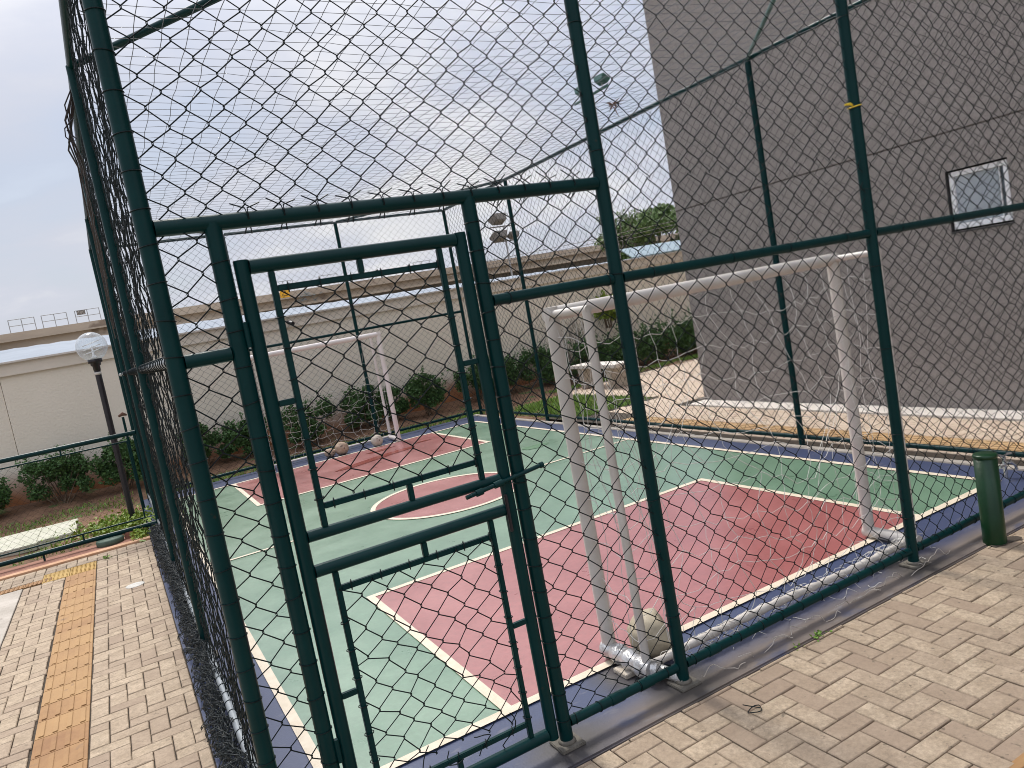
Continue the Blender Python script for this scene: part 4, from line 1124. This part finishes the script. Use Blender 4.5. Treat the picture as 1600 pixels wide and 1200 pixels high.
def tree(base, H, spread, nl, label, seed, mleaf, leafs, clumps=26, zlo=.42):
    gen = np.random.default_rng(seed); gg = random.Random(seed)
    t = thing('tree', base, label, 'tree', 'trees beyond the boundary wall'); B = Vector(base)
    q = M(); q.tube([B, B + Vector((.1, 0, H * .3)), B + Vector((.0, .1, H * .6))], [H * .035, H * .026, H * .014], 10)
    cl = []
    for i in range(clumps):
        a = gg.uniform(0, 6.28); rr = spread * math.sqrt(gg.random()); z = H * gg.uniform(zlo, 1.0); rr *= math.sqrt(max(.05, 1 - ((z / H - .66) / .42) ** 2))
        c = B + Vector((rr * math.cos(a), rr * math.sin(a), z)); cl.append(c)
        p = B + Vector((.05, .05, H * gg.uniform(.22, .55))); mid = p.lerp(c, .5) + Vector((gg.gauss(0, .15), gg.gauss(0, .15), .2))
        q.tube([p, mid, c], [H * .012, H * .008, H * .003], 5)
        for _ in range(4):
            e = c + Vector((gg.gauss(0, .5), gg.gauss(0, .5), gg.gauss(.2, .4))); q.tube([c, c.lerp(e, .5) + Vector((0, 0, .06)), e], [H * .003, H * .002, H * .001], 4)
    q.build('trunk', TWIG, t)
    if nl:
        w = gen.integers(0, clumps, nl); dr = gen.normal(0, 1, (nl, 3)); dr /= np.linalg.norm(dr, axis=1, keepdims=True)
        rad = gen.uniform(.5, 1.0, clumps) * spread * .36
        C = np.array([c[:] for c in cl])[w] + dr * (rad[w] * gen.uniform(.2, 1.1, nl) ** .5)[:, None] * np.array([1, 1, .75])
        q = M(); leaves(q, C, leafs, gen); q.build('crown', mleaf, t)
tree((27.2, 30, -.1), 5.6, 2.3, 15000, 'dense green tree beyond the wall beside the grey building corner', 5, TREEL, .20, 44, .30)
tree((25.6, 30.5, -.1), 6.0, 1.4, 2600, 'thin greyish half-bare tree left of the dense green tree', 6, TREEL, .16, 40, .35)
tree((28.8, 28, -.1), 5.2, 2.0, 11000, 'second dense green tree partly hidden by the grey building', 7, TREEL, .20, 40, .28)
sh2 = thing('blue_roof', (16, 16, 0), 'bluish translucent sheet roof behind the wall under the green trees', 'roof')
q = M(); q.add([(14.6, 16, 2.66), (20, 16, 2.72), (20, 17.5, 3.05), (15.3, 17.5, 3.05), (14.6, 16, 2.62), (20, 16, 2.68), (20, 17.5, 3.01), (15.3, 17.5, 3.01)], [(0, 1, 2, 3), (7, 6, 5, 4), (0, 4, 5, 1), (1, 5, 6, 2), (2, 6, 7, 3), (3, 7, 4, 0)]); q.build('roof_sheet', TINB, sh2)
q = M(); q.box(15.4, 19.8, 16.3, 17.3, -.14, 2.62); q.build('wall', FARC, sh2)
q = M()
for i in range(3): q.tube([(12 + i * .5, 24, 3.4 + i * .16), (18, 24, 3.62 + i * .16), (26, 24, 4.1 + i * .17)], .012, 4)
tag(q.build('overhead_wires', FARD, origin=(18, 24, 3.6)), 'thin overhead wires passing in front of the green trees', 'wires')

# ------------------------------------------------------------------ SKY, SUN, CAMERA
SUN_AZ = math.radians(-2)   # from +Y towards -X
SUN_EL = math.radians(54)
w = bpy.data.worlds.new('World'); SC.world = w; w.use_nodes = True
nt = w.node_tree; N = nt.nodes; L = nt.links; N.clear()
out = N.new('ShaderNodeOutputWorld')
sky = N.new('ShaderNodeTexSky'); sky.sky_type = 'NISHITA'; sky.sun_disc = False; sky.sun_elevation = SUN_EL; sky.sun_rotation = SUN_AZ
sky.air_density = 1.2; sky.dust_density = 2.5
b1 = N.new('ShaderNodeBackground'); b1.inputs['Strength'].default_value = .12; L.new(sky.outputs[0], b1.inputs['Color'])
tc = N.new('ShaderNodeTexCoord')
sx = N.new('ShaderNodeSeparateXYZ'); L.new(tc.outputs['Generated'], sx.inputs[0])
zz = N.new('ShaderNodeMath'); zz.operation = 'ADD'; zz.inputs[1].default_value = .22; L.new(sx.outputs['Z'], zz.inputs[0])
zm = N.new('ShaderNodeMath'); zm.operation = 'MAXIMUM'; zm.inputs[1].default_value = .1; L.new(zz.outputs[0], zm.inputs[0])
dv = N.new('ShaderNodeVectorMath'); dv.operation = 'DIVIDE'
cmb = N.new('ShaderNodeCombineXYZ'); [L.new(zm.outputs[0], cmb.inputs[i]) for i in range(3)]
L.new(tc.outputs['Generated'], dv.inputs[0]); L.new(cmb.outputs[0], dv.inputs[1])
nz = N.new('ShaderNodeTexNoise'); nz.inputs['Scale'].default_value = 1.25; nz.inputs['Detail'].default_value = 9; nz.inputs['Roughness'].default_value = .52; nz.inputs['Distortion'].default_value = .3
L.new(dv.outputs[0], nz.inputs['Vector'])
cr = N.new('ShaderNodeValToRGB'); L.new(nz.outputs['Fac'], cr.inputs[0])
e = cr.color_ramp.elements
e[0].position = .36; e[0].color = (.56, .62, .77, 1); e[1].position = .64; e[1].color = (.97, .97, 1.0, 1)
e2 = cr.color_ramp.elements.new(.5); e2.color = (.74, .77, .88, 1)
b2 = N.new('ShaderNodeBackground'); b2.inputs['Strength'].default_value = .92; L.new(cr.outputs[0], b2.inputs['Color'])
mf = N.new('ShaderNodeMapRange'); mf.inputs[1].default_value = .30; mf.inputs[2].default_value = .5; mf.inputs[3].default_value = .70; mf.inputs[4].default_value = .96; L.new(nz.outputs['Fac'], mf.inputs[0])
ms = N.new('ShaderNodeMixShader'); L.new(mf.outputs[0], ms.inputs[0]); L.new(b1.outputs[0], ms.inputs[1]); L.new(b2.outputs[0], ms.inputs[2])
# an overcast dome is brighter overhead than near the horizon
zb = N.new('ShaderNodeMapRange'); zb.interpolation_type = 'SMOOTHSTEP'; zb.inputs[1].default_value = .22; zb.inputs[2].default_value = 1.0; zb.inputs[3].default_value = .68; zb.inputs[4].default_value = 1.75
L.new(sx.outputs['Z'], zb.inputs[0]); L.new(zb.outputs[0], b2.inputs['Strength'])
L.new(ms.outputs[0], out.inputs[0])

sl = bpy.data.lights.new('sun', 'SUN'); sl.energy = 2.7; sl.angle = math.radians(13); sl.color = (1, .95, .87)
so = bpy.data.objects.new('sun', sl); COL.objects.link(so)
sd = Vector((math.sin(SUN_AZ) * math.cos(SUN_EL), math.cos(SUN_AZ) * math.cos(SUN_EL), math.sin(SUN_EL)))
so.rotation_euler = sd.to_track_quat('Z', 'Y').to_euler()

cd = bpy.data.cameras.new('camera'); co_ = bpy.data.objects.new('camera', cd); COL.objects.link(co_)
yaw, pitch, roll, fpx = 0.4843130704925191, -0.1036264151653275, -0.18108923982295638, 1180.9428971596426
fv = Vector((math.sin(yaw) * math.cos(pitch), math.cos(yaw) * math.cos(pitch), math.sin(pitch)))
rv = Vector((math.cos(yaw), -math.sin(yaw), 0)); uv = rv.cross(fv)
r2 = rv * math.cos(roll) + uv * math.sin(roll); u2 = -rv * math.sin(roll) + uv * math.cos(roll)
mw = Matrix(((r2.x, u2.x, -fv.x, -.2156639), (r2.y, u2.y, -fv.y, -2.77403694), (r2.z, u2.z, -fv.z, 1.92), (0, 0, 0, 1)))
co_.matrix_world = mw
cd.sensor_width = 36; cd.sensor_fit = 'HORIZONTAL'; cd.lens = fpx / 1600 * 36; cd.clip_start = .05; cd.clip_end = 3000
SC.camera = co_
SC.view_settings.view_transform = 'Standard'; SC.view_settings.look = 'None'; SC.view_settings.exposure = 0.35; SC.view_settings.gamma = 1
SC.cycles.pixel_filter_type = 'BLACKMAN_HARRIS'; SC.cycles.filter_width = 1.0
SC.cycles.max_bounces = 8; SC.cycles.transparent_max_bounces = 8
for o in SC.objects:
    if '_o' in o: del o['_o']
